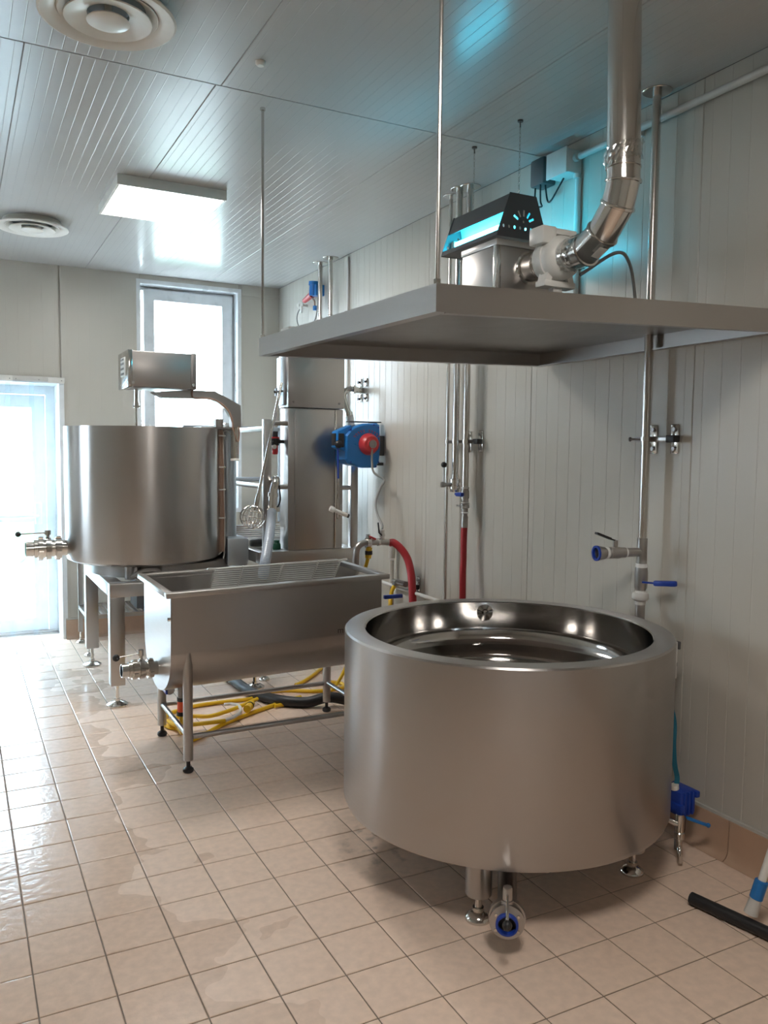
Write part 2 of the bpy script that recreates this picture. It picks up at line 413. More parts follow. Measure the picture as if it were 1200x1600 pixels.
# ---- window
w = struct('window_1', MB(), 'pvc')
fr = MB(); y0, y1 = YB-.004, YB+.10
def frame(mb, x0, x1, z0, z1, wd, ya, yb):
    mb.box((x0, ya, z0), (x0+wd, yb, z1)).box((x1-wd, ya, z0), (x1, yb, z1)).box((x0+wd, ya, z0), (x1-wd, yb, z0+wd)).box((x0+wd, ya, z1-wd), (x1-wd, yb, z1))
    return mb
part('architrave', frame(MB(), 1.296, 2.160, .97, 2.852, .03, YB-.006, YB+.02), 'pvc', w)
part('window_frame', frame(MB(), WX0, WX1, WZ0, WZ1, .035, YB+.13, YB+.19), 'pvc', w)
part('sash', frame(MB(), WX0+.05, WX1-.03, WZ0+.035, WZ1-.03, .085, YB+.085, YB+.145), 'pvc', w)
part('reveal', MB().box((WX0-.001, YB, WZ0), (WX0+.006, YB+.40, WZ1)).box((WX1-.006, YB, WZ0), (WX1+.001, YB+.40, WZ1)).box((WX0, YB, WZ1-.006), (WX1, YB+.40, WZ1+.001)).box((WX0, YB, WZ0), (WX1, YB+.40, WZ0+.006)), 'pvc', w)
part('pane', MB().box((WX0+.125, YB+.112, WZ0+.11), (WX1-.105, YB+.118, WZ1-.105)), 'glass', w)
part('window_handle', MB().box((WX0+.075, YB+.06, 1.62), (WX0+.10, YB+.086, 1.70), .004).box((WX0+.08, YB+.045, 1.56), (WX0+.095, YB+.06, 1.69), .003), 'pvc', w)
w2 = struct('window_2', MB(), 'pvc')
mb = MB()
for y in (LWY0, (LWY0+LWY1)/2-.03, LWY1-.06): mb.box((XL-.16, y, LWZ0), (XL-.09, y+.06, LWZ1))
for z in (LWZ0, LWZ1-.06): mb.box((XL-.155, LWY0+.06, z), (XL-.095, LWY1-.06, z+.06))
part('window_frame', mb, 'pvc', w2)
for y0_, y1_ in ((LWY0+.06, (LWY0+LWY1)/2-.03), ((LWY0+LWY1)/2+.03, LWY1-.06)): part('pane', MB().box((XL-.128, y0_, LWZ0+.06), (XL-.122, y1_, LWZ1-.06)), 'glass', w2)
# ---- glazed door set back in its opening
d = struct('door_1', MB(), 'pvc')
YD = 7.14
part('reveal', MB().box((DX1-.006, YB-.006, 0), (DX1+.030, YB+.40, DZ+.0)).box((DX0, YB-.006, DZ-.006), (DX1+.03, YB+.40, DZ+.03)).box((DX0-.03, YB-.006, 0), (DX0+.006, YB+.40, DZ)), 'pvc', d)
part('door_frame', MB().box((DX1-.075, YD, 0), (DX1-.007, YD+.07, DZ-.006)).box((DX0+.007, YD, 0), (DX0+.075, YD+.07, DZ-.006)).box((DX0+.075, YD, DZ-.075), (DX1-.075, YD+.07, DZ-.006)), 'pvc', d)
part('door_leaf', frame(MB(), DX0+.08, DX1-.08, .02, DZ-.08, .10, YD+.005, YD+.06).box((DX0+.18, YD+.005, .905), (DX1-.18, YD+.06, 1.03)), 'pvc', d)
part('pane', MB().box((DX0+.18, YD+.03, 1.03), (DX1-.18, YD+.036, DZ-.18)), 'glass', d)
part('pane', MB().box((DX0+.18, YD+.03, .12), (DX1-.18, YD+.036, .905)), 'glass', d)
part('push_bar', MB().cyl((DX0+.12, YD-.06, .955), (DX1-.14, YD-.06, .955), .016, 12).box((DX1-.17, YD-.07, .89), (DX1-.12, YD+.006, 1.06), .006).box((DX0+.10, YD-.07, .89), (DX0+.15, YD+.006, 1.06), .006), 'pvc', d)
part('threshold', MB().box((DX0+.01, YD-.03, .0), (DX1-.01, YD+.10, .018), .003), 'satin', d)
# strip curtain before the door opening
sc = thing('strip_curtain', 'clear plastic strip curtain on a slotted white rail over the glazed door', 'curtain', (.18, YB-.03, 1.98))
part('rail', MB().box((DX0-.05, YB-.022, 2.005), (DX1+.035, YB-.008, 2.04), .002), 'lgrey', sc)
x = DX1+.030; k = 0
while x > DX0:
    part('clamp_plate', MB().box((x-.118, YB-.034, 1.992+.003*(k % 2)), (x, YB-.0225, 2.034+.003*(k % 2)), .002), 'white', sc)
    mb = MB()
    for s in (.02, .06, .098): part('rivet', MB().cyl((x-s, YB-.038, 2.014), (x-s, YB-.033, 2.014), .004, 8), 'grey', sc); x -= .121; k += 1
x = DX1-.02; k = 0
while x > DX0+.1:
    mb = MB(); yy = YB-.020+.006*(k % 2); n = 5
    vs = [(x-.2*i/n, yy-.006*sin(pi*i/n), z) for z in (.015, 1.995) for i in range(n+1)]
    mb.add(vs, [(i, i+1, n+2+i, n+1+i) for i in range(n)]); part('strip', mb, 'strip', sc, smooth=60); x -= .165; k += 1
# yard beyond door and window
struct('ground', MB().box((-14, 7.26, -.22), (16, 40, -.12)), 'yard')
hm = MB()
for k in range(40):
    hm.ball((-6+k*.34+random.uniform(-.1, .1), 13+random.uniform(-.4, .4), .28+random.uniform(0, .25)), random.uniform(.35, .6), 8, 5)
hg = solo('hedge', hm, 'hedge', 'low green hedge in the bright yard seen through the lower door glass', 'hedge')

# ================================================================== CEILING FITTINGS
def luminaire(x0, x1, y0, y1, label):
    t = thing('ceiling_light', label, 'ceiling light', ((x0+x1)/2, (y0+y1)/2, ZC-.05), 'square ceiling light panels')
    part('frame', frame_z(x0, x1, y0, y1), 'white', t)
    part('diffuser', MB().box((x0+.014, y0+.014, ZC-.050), (x1-.014, y1-.014, ZC-.042)), 'panel_light', t, 'lit white diffuser')
    return t
def frame_z(x0, x1, y0, y1):
    mb = MB(); z0, z1, wd = ZC-.052, ZC-.0008, .014
    return mb.box((x0,y0,z0),(x0+wd,y1,z1)).box((x1-wd,y0,z0),(x1,y1,z1)).box((x0+wd,y0,z0),(x1-wd,y0+wd,z1)).box((x0+wd,y1-wd,z0),(x1-wd,y1,z1)).box((x0+wd,y0+wd,ZC-.03),(x1-wd,y1-wd,z1))
luminaire(.755, 1.325, 4.42, 5.03, 'square lit ceiling panel between the two far vats and the seam')
luminaire(.50, 1.07, .40, 1.01, 'square lit ceiling panel above the near end of the room')

def diffuser(x, y, label):
    t = thing('air_diffuser', label, 'air vent', (x, y, ZC-.06), 'round ceiling diffusers')
    part('outer_ring', MB().lathe([(.150, -.0008), (.150, -.03), (.163, -.040), (.182, -.047), (.203, -.050), (.210, -.046), (.206, -.038), (.18, -.025), (.165, -.0008)], (x, y, ZC), seg=48, closed=True), 'cream', t)
    part('throat', MB().lathe([(.149, -.0008), (.149, -.006), (.0, -.006)], (x, y, ZC), seg=40), 'grey', t)
    part('cone', MB().lathe([(.118, -.014), (.130, -.022), (.150, -.034), (.154, -.037), (.151, -.040), (.140, -.034), (.125, -.026), (.115, -.017)], (x, y, ZC), seg=48, closed=True), 'cream', t)
    part('cone', MB().lathe([(.066, -.020), (.090, -.032), (.126, -.047), (.134, -.051), (.133, -.055), (.120, -.053), (.085, -.044), (.064, -.036)], (x, y, ZC), seg=48, closed=True), 'cream', t)
    part('centre_cone', MB().lathe([(.0, -.030), (.040, -.042), (.064, -.055), (.066, -.059), (.060, -.062), (.035, -.066), (.0, -.067)], (x, y, ZC), seg=40), 'cream', t)
    part('boss', MB().cyl((x, y, ZC-.055), (x, y, ZC-.0061), .012, 10), 'cream', t)
diffuser(.455, 2.79, 'large cream round ceiling vent at the near side of the seam')
diffuser(.445, 5.58, 'cream round ceiling vent at the far side, left of the lit panel')
sx = PZ(407, 96, ZC)
solo('ceiling_sensor', MB().lathe([(.0, -.016), (.012, -.016), (.018, -.010), (.019, -.0008)], (sx.x, sx.y, ZC), seg=20), 'cream', 'tiny round cream sensor button on the ceiling', 'sensor')

# ================================================================== NEAR VAT
def foot(parent, x, y, z1, r=.045, stem=.012, mat='bright'):
    part('foot', MB().lathe([(.0, .0006), (r*.98, .0006), (r, .005), (r*.97, .011), (r*.70, .022), (r*.35, .028), (stem*1.5, .030), (stem*1.5, .042), (stem, .043), (stem, z1)], (x, y, 0), seg=28), mat, parent)
CX, CY, RO, ZT, ZB = 1.777, 2.43, .592, .854, .220
v = thing('cheese_vat', 'wide low round steel vat standing nearest the camera', 'vat', (CX, CY, 0))
RI = .519
part('shell', MB().lathe([(.35, ZB), (RO-.03, ZB), (RO-.008, ZB+.006), (RO, ZB+.026), (RO, ZT-.006), (RO-.005, ZT), (RI+.004, ZT+.001), (RI+.001, ZT-.001), (RI+.001, ZT-.02), (RO-.012, ZT-.03), (RO-.012, ZB+.02), (.35, ZB+.012)], (CX, CY, 0), seg=128, closed=True), 'vat', v)
part('bowl', MB().lathe([(RI, ZT-.0005), (RI-.004, ZT-.004), (RI-.002, ZT-.03), (RI, ZT-.11), (RI-.006, ZT-.150), (RI-.020, ZT-.172), (RI-.045, ZT-.186), (RI-.08, ZT-.192), (RI-.13, ZT-.194), (RI-.145, ZT-.196), (RI-.152, ZT-.204), (RI-.17, ZT-.207), (.25, ZT-.210), (.238, ZT-.214), (.23, ZT-.221), (.215, ZT-.223), (.12, ZT-.226), (.06, ZT-.23), (.052, ZT-.245), (.0, ZT-.25)], (CX, CY, 0), seg=128, caps=False), 'bowl', v, 'mirror polished inside of the vat')
# pressed boss and small nozzle high on the inside wall
a = radians(64)
part('spray_nozzle', MB().lathe([(.0, .02), (.010, .018), (.014, .008), (.026, .004), (.040, -.001)], (CX+(RI-.002)*cos(a), CY+(RI-.002)*sin(a), ZT-.045), (-cos(a), -sin(a), 0), seg=20), 'bowl', v)
for sx_ in (-1, 1):
    for sy_ in (-1, 1):
        x, y = CX+.33*sx_, CY+.335*sy_
        lg = part('leg', MB().lathe([(.040, .085), (.0425, .088), (.0425, ZB+.004)], (x, y, 0), seg=28), 'vat', v)
        foot(lg, x, y, .09, .042)
# outlet valve towards the camera
ax = V(-.585, -.80, 0).normalized(); side = V(.80, -.585, 0)
p = V(1.418, 1.902, .108)
ov = part('outlet_valve', MB().lathe([(.030, -.33), (.030, -.06), (.040, -.055), (.040, -.035), (.053, -.034), (.055, -.02), (.055, -.008), (.046, -.006), (.046, .004), (.052, .005), (.052, .016), (.036, .020), (.031, .022), (.031, .034), (.027, .035), (.0265, -.05), (.0, -.05)], p, ax, 36, up=(0, 0, 1)), 'satin', v)
part('gasket', MB().lathe([(.0267, .018), (.0267, .036), (.031, .037), (.0335, .034), (.0335, .0225), (.031, .0225)], p, ax, 32, closed=True), 'dblue', ov, 'blue sealing ring')
part('butterfly_disc', MB().prism([p+ax*(-.004)+(V(0,0,1)*cos(t)+ax*sin(t)*.98)*.0255 for t in [2*pi*k/20 for k in range(20)]], side*.004), 'bright', ov)
part('valve_stem', MB().lathe([(.0, .098), (.013, .098), (.0145, .094), (.0145, .06), (.018, .059), (.018, .045), (.010, .034), (.010, .03)], p-ax*.005, (0,0,1), 18), 'satin', ov)
part('handle', MB().cyl(p+V(0,0,.082)-ax*.0, p+ax*.10+V(0,0,.045), .0042, 8), 'bright', ov)
part('knob', MB().ball(p+ax*.105+V(0,0,.043), .014), 'black', ov)
for t in (35, 145, 215, 325):
    q = p+ax*.018+(side*cos(radians(t))+V(0,0,1)*sin(radians(t)))*.040
    part('bolt', MB().cyl(q, q+ax*.006, .005, 6), 'bright', ov)
part('drain_pipe', MB().tube(spline([p-ax*.30, p-ax*.40+V(0,0,.02), p-ax*.46+V(0,0,.10)], 6), .029, 16), 'satin', v)
# little tap at the right flank
q0 = V(2.312, 2.072, .148)
tp = part('side_tap', MB().cyl((2.20, 2.13, .20), q0+V(-.012, .0, -.0), .009, 12).lathe([(.014, .035), (.015, .03), (.015, -.03), (.018, -.034), (.018, -.052), (.015, -.055)], q0, (.03, .03, 1), 18).tube(spline([q0+V(0,0,-.05), q0+V(-.004,-.006,-.085), q0+V(-.012,-.016,-.10), q0+V(-.014,-.02,-.135)], 5), .0095, 12), 'bright', v)
part('tap_collar', MB().lathe([(.0155, 0), (.019, .002), (.019, .012), (.0155, .014)], q0+V(0,0,-.045), seg=18, closed=True), 'bright', tp)
pl_ = PX(1055, 1045, 2.30)
sp = part('socket_plate', MB().box((2.345, 2.155, .66), (2.362, 2.25, .80), .004), 'lgrey', v)
part('socket', MB().cyl((2.36, 2.185, .715), (2.374, 2.175, .715), .026, 16), 'dark', sp); part('switch', MB().box((2.3625, 2.15, .77), (2.372, 2.17, .80), .003), 'dark', sp)

# ================================================================== FAR VAT WITH AGITATOR
CX1, CY1, R1, ZT1, ZB1 = 1.066, 5.37, .483, 1.630, .800
u = thing('agitator_vat', 'tall round brushed vat with a motor arm on the grey stand', 'vat', (CX1, CY1, ZB1))
part('shell', MB().lathe([(R1-.012, ZT1-.02), (R1-.012, ZT1+.0), (R1, ZT1), (R1, ZB1+.05), (R1-.010, ZB1+.014), (R1-.035, ZB1), (.05, ZB1-.004), (.05, ZB1+.01), (R1-.04, ZB1+.015), (R1-.012, ZB1+.06)], (CX1, CY1, 0), seg=128, closed=True), 'vat_far', u)
part('bowl', MB().lathe([(R1-.0125, ZT1-.001), (R1-.016, ZT1-.02), (R1-.016, ZB1+.2), (R1-.06, ZB1+.13), (.0, ZB1+.10)], (CX1, CY1, 0), seg=96, caps=False), 'bowl', u)
def side_valve(parent, base, axis, L, r, hand_dir, ball_mat='dblue', hl=.11, hup=.055):
    """union + butterfly valve along axis; base sits at the vessel wall"""
    prof = [(r*.95, -.03), (r*.95, L*.10), (r*1.25, L*.10), (r*1.25, L*.12), (r*1.28, L*.26), (r*1.0, L*.27), (r*1.0, L*.36), (r*1.3, L*.37), (r*1.34, L*.50), (r*1.1, L*.51), (r*1.1, L*.56), (r*1.3, L*.57), (r*1.3, L*.70), (r*1.08, L*.71), (r*1.08, L*.80), (r*.9, L*.81), (r*.9, L), (r*.8, L), (r*.8, L*.6), (0, L*.6)]
    b = Vector(base); a_ = Vector(axis).normalized()
    va = part('outlet_valve', MB().lathe(prof, b, a_, 32), 'bright', parent)
    for t0 in (.18, .63):
        for k in range(4):
            ph = 2*pi*k/4+.5; uu = a_.orthogonal().normalized(); ww = a_.cross(uu); dr = uu*cos(ph)+ww*sin(ph)
            part('union_lug', MB().bar(b+a_*(L*(t0-.06))+dr*r*1.3, b+a_*(L*(t0+.06))+dr*r*1.3, r*.35, r*.28, up=dr), 'bright', va)
    s0 = b+a_*(L*.44)
    part('valve_stem', MB().cyl(s0+V(0,0,r*.9), s0+V(0,0,hup+.012), r*.22, 10).cyl(s0+V(0,0,hup-.012), s0+V(0,0,hup+.016), r*.36, 12), 'bright', va)
    h = Vector(hand_dir)
    part('handle', MB().cyl(s0+V(0,0,hup), s0+V(0,0,hup)+h, .0042, 8), 'bright', va)
    part('knob', MB().ball(s0+V(0,0,hup)+h, .017), ball_mat, va)
    return va
zb = PY(100, 855, CY1).z
side_valve(u, (CX1-R1-.005, CY1-.02, zb), (-1, -.02, 0), .225, .052, (-.165, 0, -.004), 'black', hup=.095)
# arm column at the right flank, arm and motor box
AX, AY = 1.600, 5.24
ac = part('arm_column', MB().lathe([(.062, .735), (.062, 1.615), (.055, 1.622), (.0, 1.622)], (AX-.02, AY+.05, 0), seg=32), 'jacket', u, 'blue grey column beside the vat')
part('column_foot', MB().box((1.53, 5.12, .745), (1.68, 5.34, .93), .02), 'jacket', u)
part('bracket', MB().box((1.50, 5.25, 1.52), (1.60, 5.30, 1.66), .004).box((1.36, 5.1, 1.628), (1.60, 5.3, 1.642), .003).cyl((1.47, 5.1, 1.64), (1.47, 5.1, 1.69), .03, 12), 'satin', u)
tz0, tz1 = PY(367, 720, 5.1).z, PY(367, 664, 5.1).z
part('pivot_sleeve', MB().lathe([(.022, 0), (.026, .002), (.026, tz1-tz0), (.022, tz1-tz0+.002)], (1.578, 5.1, tz0), seg=24), 'bright', u)
part('sleeve_collar', MB().lathe([(.0262, 0), (.029, .002), (.029, .012), (.0262, .014)], (1.578, 5.1, tz0), seg=24, closed=True), 'white', u)
ya = 5.1
A = lambda x, y: PY(x, y, ya)
out = [A(236, 613), A(252, 622), A(300, 623), A(330, 624), A(352, 638), A(360, 652), A(361, 668), A(374, 668), A(374, 634), A(334, 612), A(290, 610)]
part('arm', MB().prism([q+V(0,-.035,0) for q in out], (0, .07, 0)), 'satin', u, smooth=20)
mz0, mz1 = 1.862, 2.072
mb = MB().box((.905, 4.98, mz0), (1.297, 5.30, mz1), .006)
mh = part('motor_housing', mb, 'satin', u)
part('end_cap', MB().box((.898, 4.978, mz0-.004), (.925, 5.302, mz1+.004), .004), 'bright', mh)
part('cover_band', MB().box((1.268, 4.976, mz0-.003), (1.30, 5.304, mz1+.003), .003), 'dull', mh)
part('key_pad', MB().box((.894, 5.06, 1.93), (.899, 5.20, 2.04), .001), 'white', mh)
for zz in (1.945, 1.975, 2.005, 2.03): part('key', MB().box((.891, 5.09, zz-.008), (.8945, 5.13, zz+.004)).box((.891, 5.145, zz-.008), (.8945, 5.18, zz+.004)), 'grey', mh)
for x in (.925, 1.282): part('screw', MB().cyl((x, 4.972, 1.885), (x, 4.981, 1.885), .009, 10), 'bright', mh)
sb = A(215, 636)
part('agitator_shaft', MB().cyl((sb.x, ya+.04, sb.z+.02), (sb.x, ya+.04, mz0+.01), .013, 14).cyl((sb.x, ya+.04, sb.z-.004), (sb.x, ya+.04, sb.z+.03), .017, 14).box((sb.x-.02, ya+.03, sb.z), (sb.x+.02, ya+.05, sb.z+.012)), 'bright', u)
part('agitator_rod', MB().cyl((sb.x-.002, ya+.04, .95), (sb.x-.002, ya+.04, sb.z), .006, 10), 'bright', u)
yc = 5.055
C_ = lambda x, y: PY(x, y, yc)
part('arm_cable', MB().tube(spline([A(297, 600)+V(.006,-.06,0), C_(301, 620), C_(318, 622), C_(335, 625), C_(352, 636), C_(362, 652), C_(364, 672)], 6), .005, 8).tube(spline([C_(340, 627), C_(356, 642), C_(363, 660), C_(366, 676), C_(372, 690), C_(374, 678), C_(373, 666)], 6), .004, 8), 'copper', u)
yb_ = 5.13
B_ = lambda x, y: PY(x, y, yb_)
bd = MB()
for k, dx in enumerate((-3, 0, 3)):
    bd.tube(spline([B_(344+dx, 672), B_(343.5+dx, 700), B_(345.5+dx, 735), B_(344.5+dx, 765), B_(346+dx, 800), B_(345.5+dx, 835), B_(346+dx, 862)], 6), .008, 8)
cb = part('cable_bundle', bd, 'copper', u, 'brown cable bundle tied down the flank')
part('cable', MB().tube(spline([B_(343, 678), B_(346, 673), B_(350, 680), B_(349, 700), B_(350, 760), B_(351, 850), B_(346, 862), B_(338, 868), B_(331, 866)], 6), .004, 8).tube(spline([B_(350, 850), B_(350, 868), B_(345, 882), B_(338, 890)], 6), .0045, 8).tube(spline([B_(347, 676), B_(355, 673), B_(362, 682), B_(366, 694), B_(371, 692)], 6), .004, 8), 'lgrey', u)
for y in (681, 730, 765, 809):
    q = B_(345.5, y); part('cable_tie', MB().lathe([(.026, 0), (.029, .001), (.029, .008), (.026, .009)], q-V(0,.0,.004), seg=14, closed=True), 'lgrey', cb)
part('cable_gland', MB().cyl(B_(331, 866)+V(-.012,.06,0), B_(331, 866)+V(-.004,-.004,0), .014, 12), 'black', u)
# pipework under the tank
zp = .742
part('under_pipe', MB().tube(spline([(.93, 4.98, .79), (.93, 4.97, .745), (.955, 4.96, .733), (1.02, 4.96, .733)], 6), .02, 12).tube(spline([(.90, 4.96, .735), (.96, 4.94, .775), (1.03, 4.94, .78), (1.06, 4.94, .765), (1.062, 4.94, .724)], 6), .014, 12).cyl((.90, 4.99, .7225), (.90, 4.99, .80), .032, 20), 'dull', u)
part('support_ring', MB().lathe([(.30, .7225), (.44, .7225), (.44, .7985), (.30, .7985)], (CX1+.10, CY1+.02, 0), seg=48, closed=True), 'dull', u)

# ================================================================== STAND UNDER THE FAR VAT
SX0, SX1, SY0, SY1, SZ = .757, 1.675, 4.835, 5.925, .722
st = thing('vat_stand', 'square steel stand with thick legs carrying the tall vat', 'stand', (1.21, 5.38, 0))
mb = MB()
for lo, hi in (((SX0, SY0), (SX1, SY0+.08)), ((SX0, SY1-.08), (SX1, SY1)), ((SX0, SY0+.08), (SX0+.08, SY1-.08)), ((SX1-.08, SY0+.08), (SX1, SY1-.08)), ((SX0+.40, SY0+.08), (SX0+.48, SY1-.08))):
    mb.box((*lo, SZ-.08), (*hi, SZ), .004)
part('top_frame', mb, 'satin', st)
for x in (SX0, SX1-.082):
    for y in (SY0, SY1-.082):
        lg = part('leg', MB().box((x, y, .125), (x+.082, y+.082, SZ-.08), .004), 'satin', st)
        foot(lg, x+.041, y+.041, .127, .062, .011)
# low rack behind it
rk = thing('floor_rack', 'low slatted steel rack standing behind the tall vat stand', 'rack', (1.15, 6.4, 0))
RX0, RX1, RY0, RY1, RZ = .80, 1.62, 6.14, 6.62, .30
part('frame', MB().box((RX0, RY0, RZ-.03), (RX1, RY0+.03, RZ)).box((RX0, RY1-.03, RZ-.03), (RX1, RY1, RZ)).box((RX0, RY0+.03, RZ-.03), (RX0+.03, RY1-.03, RZ)).box((RX1-.03, RY0+.03, RZ-.03), (RX1, RY1-.03, RZ)), 'satin', rk)
for k in range(13):
    x = RX0+.06+k*.058; part('slat', MB().box((x, RY0+.03, RZ-.02), (x+.022, RY1-.03, RZ-.004)), 'satin', rk)
for x in (RX0, RX1-.03):
    for y in (RY0, RY1-.03):
        lg = part('leg', MB().box((x, y, .09), (x+.03, y+.03, .70 if y > RY0 else RZ-.03)), 'satin', rk); foot(lg, x+.015, y+.015, .092, .035, .008)
solo('storage_box', MB().box((1.17, 6.25, RZ+.0005), (1.52, 6.5, RZ+.20), .006).box((1.16, 6.24, RZ+.2005), (1.53, 6.51, RZ+.215), .004), 'dark', 'dark lidded box on the low rack under the tall vat', 'box')

# ================================================================== DRAIN TROUGH
LX0, LX1, LY0, LY1 = .842, 1.905, 3.68, 4.27
tilt = lambda x: (x-.84)*.020
LYC = (LY0+LY1)/2; HW = (LY1-LY0)/2
t_ = thing('whey_trough', 'long U-shaped steel trough on four round legs beside the near vat', 'trough', (1.38, LYC, 0))
def uprof(hw, ztop, zs, zbot, n=16):
    pr = [(-hw, ztop), (-hw, zs)]
    for k in range(1, n): a_ = pi*k/n; pr.append((-hw*cos(a_), zs-(zs-zbot)*sin(a_)**.9))
    return pr + [(hw, zs), (hw, ztop)]
P1 = uprof(HW, .838, .575, .338); P2 = uprof(HW-.004, .838, .575, .342)
def shellU(x0, x1, P1, P2):
    mb = MB(); n = len(P1); vs = []
    for x in (x0, x1):
        for P in (P1, P2): vs += [(x, LYC+y, z+tilt(x)) for y, z in P]
    fs = []
    for i in range(n-1): fs += [(i, i+1, 2*n+i+1, 2*n+i), (n+i, 3*n+i, 3*n+i+1, n+i+1), (i, n+i, n+i+1, i+1), (2*n+i, 2*n+i+1, 3*n+i+1, 3*n+i)]
    for i in (0, n-1): fs.append((i, 2*n+i, 3*n+i, n+i))
    return mb.add(vs, fs)
body = part('body', shellU(LX0, LX1, P1, P2), 'satin', t_, smooth=30)
for x, nm in ((LX0-.004, 'end_panel'), (LX1, 'end_panel')):
    part(nm, MB().prism([(x, LYC+y*1.0, z+tilt(x)) for y, z in P1], (.004, 0, 0)), 'bright' if x > 1 else 'satin', t_)
mb = MB(); rx0, rx1, ry0, ry1 = .812, 1.935, 3.642, 4.305
def rbar(x0, x1, y0, y1):
    z0, z1 = .829, .853
    mb.hexa([(x0,y0,z0+tilt(x0)),(x1,y0,z0+tilt(x1)),(x1,y1,z0+tilt(x1)),(x0,y1,z0+tilt(x0)),(x0,y0,z1+tilt(x0)),(x1,y0,z1+tilt(x1)),(x1,y1,z1+tilt(x1)),(x0,y1,z1+tilt(x0))], .002)
rbar(rx0, rx1, ry0, LY0+.008); rbar(rx0, rx1, LY1-.008, ry1); rbar(rx0, LX0+.004, LY0+.008, LY1-.008); rbar(LX1-.004, rx1, LY0+.008, LY1-.008)
part('rim', mb, 'satin', t_)
# flat apron over the front
part('front_apron', MB().hexa([(LX0,LY0-.006,.565),(LX1,LY0-.006,.585),(LX1,LY0-.0005,.585),(LX0,LY0-.0005,.565),(LX0,LY0-.006,.830),(LX1,LY0-.006,.850),(LX1,LY0-.0005,.850),(LX0,LY0-.0005,.830)]), 'satin', t_)
for x in (.919, 1.855):
    for y in (3.702, 4.250):
        lg = part('leg', MB().cyl((x, y, .058), (x, y, .60), .0225, 20), 'satin', t_)
        part('foot', MB().lathe([(.0, .0006), (.021, .0006), (.025, .006), (.024, .017), (.015, .024), (.009, .026), (.009, .06)], (x, y, 0), seg=18), 'black', lg)
for y in (3.702, 4.250): part('rail', MB().cyl((.941, y, .166), (1.833, y, .166), .0125, 14), 'satin', t_)
for x in (.919, 1.855): part('rail', MB().cyl((x, 3.724, .170), (x, 4.228, .170), .0125, 14), 'satin', t_)
side_valve(t_, (LX0-.008, LYC, .437), (-1, -.04, .02), .165, .036, (-.115, 0, -.012), 'black', hup=.078)
part('overflow_stub', MB().cyl((.825, 3.69, .727), (.868, 3.69, .727), .009, 12), 'bright', t_)
DXx, DYy = .955, 3.97
part('drain_pipe', MB().cyl((DXx, DYy, .272), (DXx, DYy, .36), .020, 16), 'dull', t_)
dc = part('drain_coupling', MB().cyl((DXx, DYy, .205), (DXx, DYy, .272), .022, 16), 'orange', t_)
for za, zb2, rr in ((.186, .206, .025), (.258, .276, .0235)): part('coupling_ring', MB().cyl((DXx, DYy, za), (DXx, DYy, zb2), rr, 16), 'black', dc)
dv = part('drain_valve', MB().cyl((.90, 4.06, .325), (.90, 3.98, .315), .024, 16).cyl((.90, 4.10, .327), (.90, 4.06, .325), .03, 16).cyl((.90, 4.0, .31), (.90, 4.0, .36), .018, 12), 'satin', t_)
part('lever', MB().box((.878, 3.97, .298), (.888, 4.05, .318), .003), 'dblue', dv)
ml = PY(533, 989, LY0-.0065)
Mx = Matrix.Translation(V(ml.x-.02, LY0-.0061, ml.z)) @ Matrix.Rotation(pi/2, 4, 'X')
part('lettering', text_mesh('m', .045, .0002, Mx), 'dark', t_, 'dark printed letter m', smooth=0)
side2 = part('right_valve', MB().cyl((1.909, 3.90, .74), (1.95, 3.90, .74), .022, 14).tube(spline([(1.95, 3.90, .74), (1.985, 3.90, .74), (2.0, 3.90, .72), (2.0, 3.90, .66)], 6), .02, 12), 'satin', t_)
part('lever', MB().box((1.99, 3.80, .715), (2.10, 3.82, .735), .004), 'dblue', side2)

# wire rack lying across the trough
wk = thing('wire_rack', 'thin wire draining rack lying tilted inside the long trough', 'wire rack', (1.4, LYC, .66))
RYT, RYB, RZB = 4.03, 4.235, .655
ta, tb = PY(336, 889, RYT), PY(532, 875, RYT)
def rackpt(px_, s):
    tpt = ta.lerp(tb, (px_-336)/196); return V(tpt.x, RYB, RZB).lerp(tpt, s)
mb = MB()
mb.tube(spline([rackpt(336, 0), rackpt(336, .5), rackpt(336, .97), rackpt(339, 1.0), rackpt(529, 1.0), rackpt(532, .97), rackpt(532, .5), rackpt(532, 0)], 4), .0048, 8).cyl(rackpt(336, .0), rackpt(532, .0), .0048, 8)
part('rack_frame', mb, 'rod', wk)
for px_ in (377, 438, 495): part('cross_bar', MB().cyl(rackpt(px_, .0)+V(0,-.006,.006), rackpt(px_, 1.0)+V(0,-.006,.006), .0045, 8), 'rod', wk)
for k in range(19):
    s_ = .05+k*.05; part('wire', MB().cyl(rackpt(336, s_), rackpt(532, s_), .0023, 6), 'rod', wk)

# ================================================================== TOWER ON ITS BASE FRAME
bf = thing('base_frame', 'low steel base frame with posts and handrails under the tower', 'frame', (2.0, 5.4, 0))
FX0, FX1, FY0, FY1, FZ = 1.70, 2.405, 4.99, 5.92, .845
part('top_frame', MB().box((FX0, FY0, FZ-.075), (FX1, FY0+.06, FZ), .003).box((FX0, FY1-.06, FZ-.075), (FX1, FY1, FZ), .003).box((FX0, FY0+.06, FZ-.075), (FX0+.06, FY1-.06, FZ), .003).box((FX1-.06, FY0+.06, FZ-.075), (FX1, FY1-.06, FZ), .003), 'satin', bf)
for x in (FX0+.02, FX1-.07):
    for y in (FY0, FY1-.05):
        lg = part('leg', MB().box((x, y, .10), (x+.05, y+.05, FZ-.075)), 'satin', bf); foot(lg, x+.025, y+.025, .102, .036, .009)
for k in range(16):
    y = FY0+.10+k*.045; part('deck_slat', MB().box((FX0+.06, y, FZ-.02), (FX1-.06, y+.022, FZ-.006)), 'satin', bf)
zt = PY(420, 655, 5.0).z
pst = part('post', MB().box((1.738, 4.992, FZ-.001), (1.785, 5.04, zt), .003), 'satin', bf)
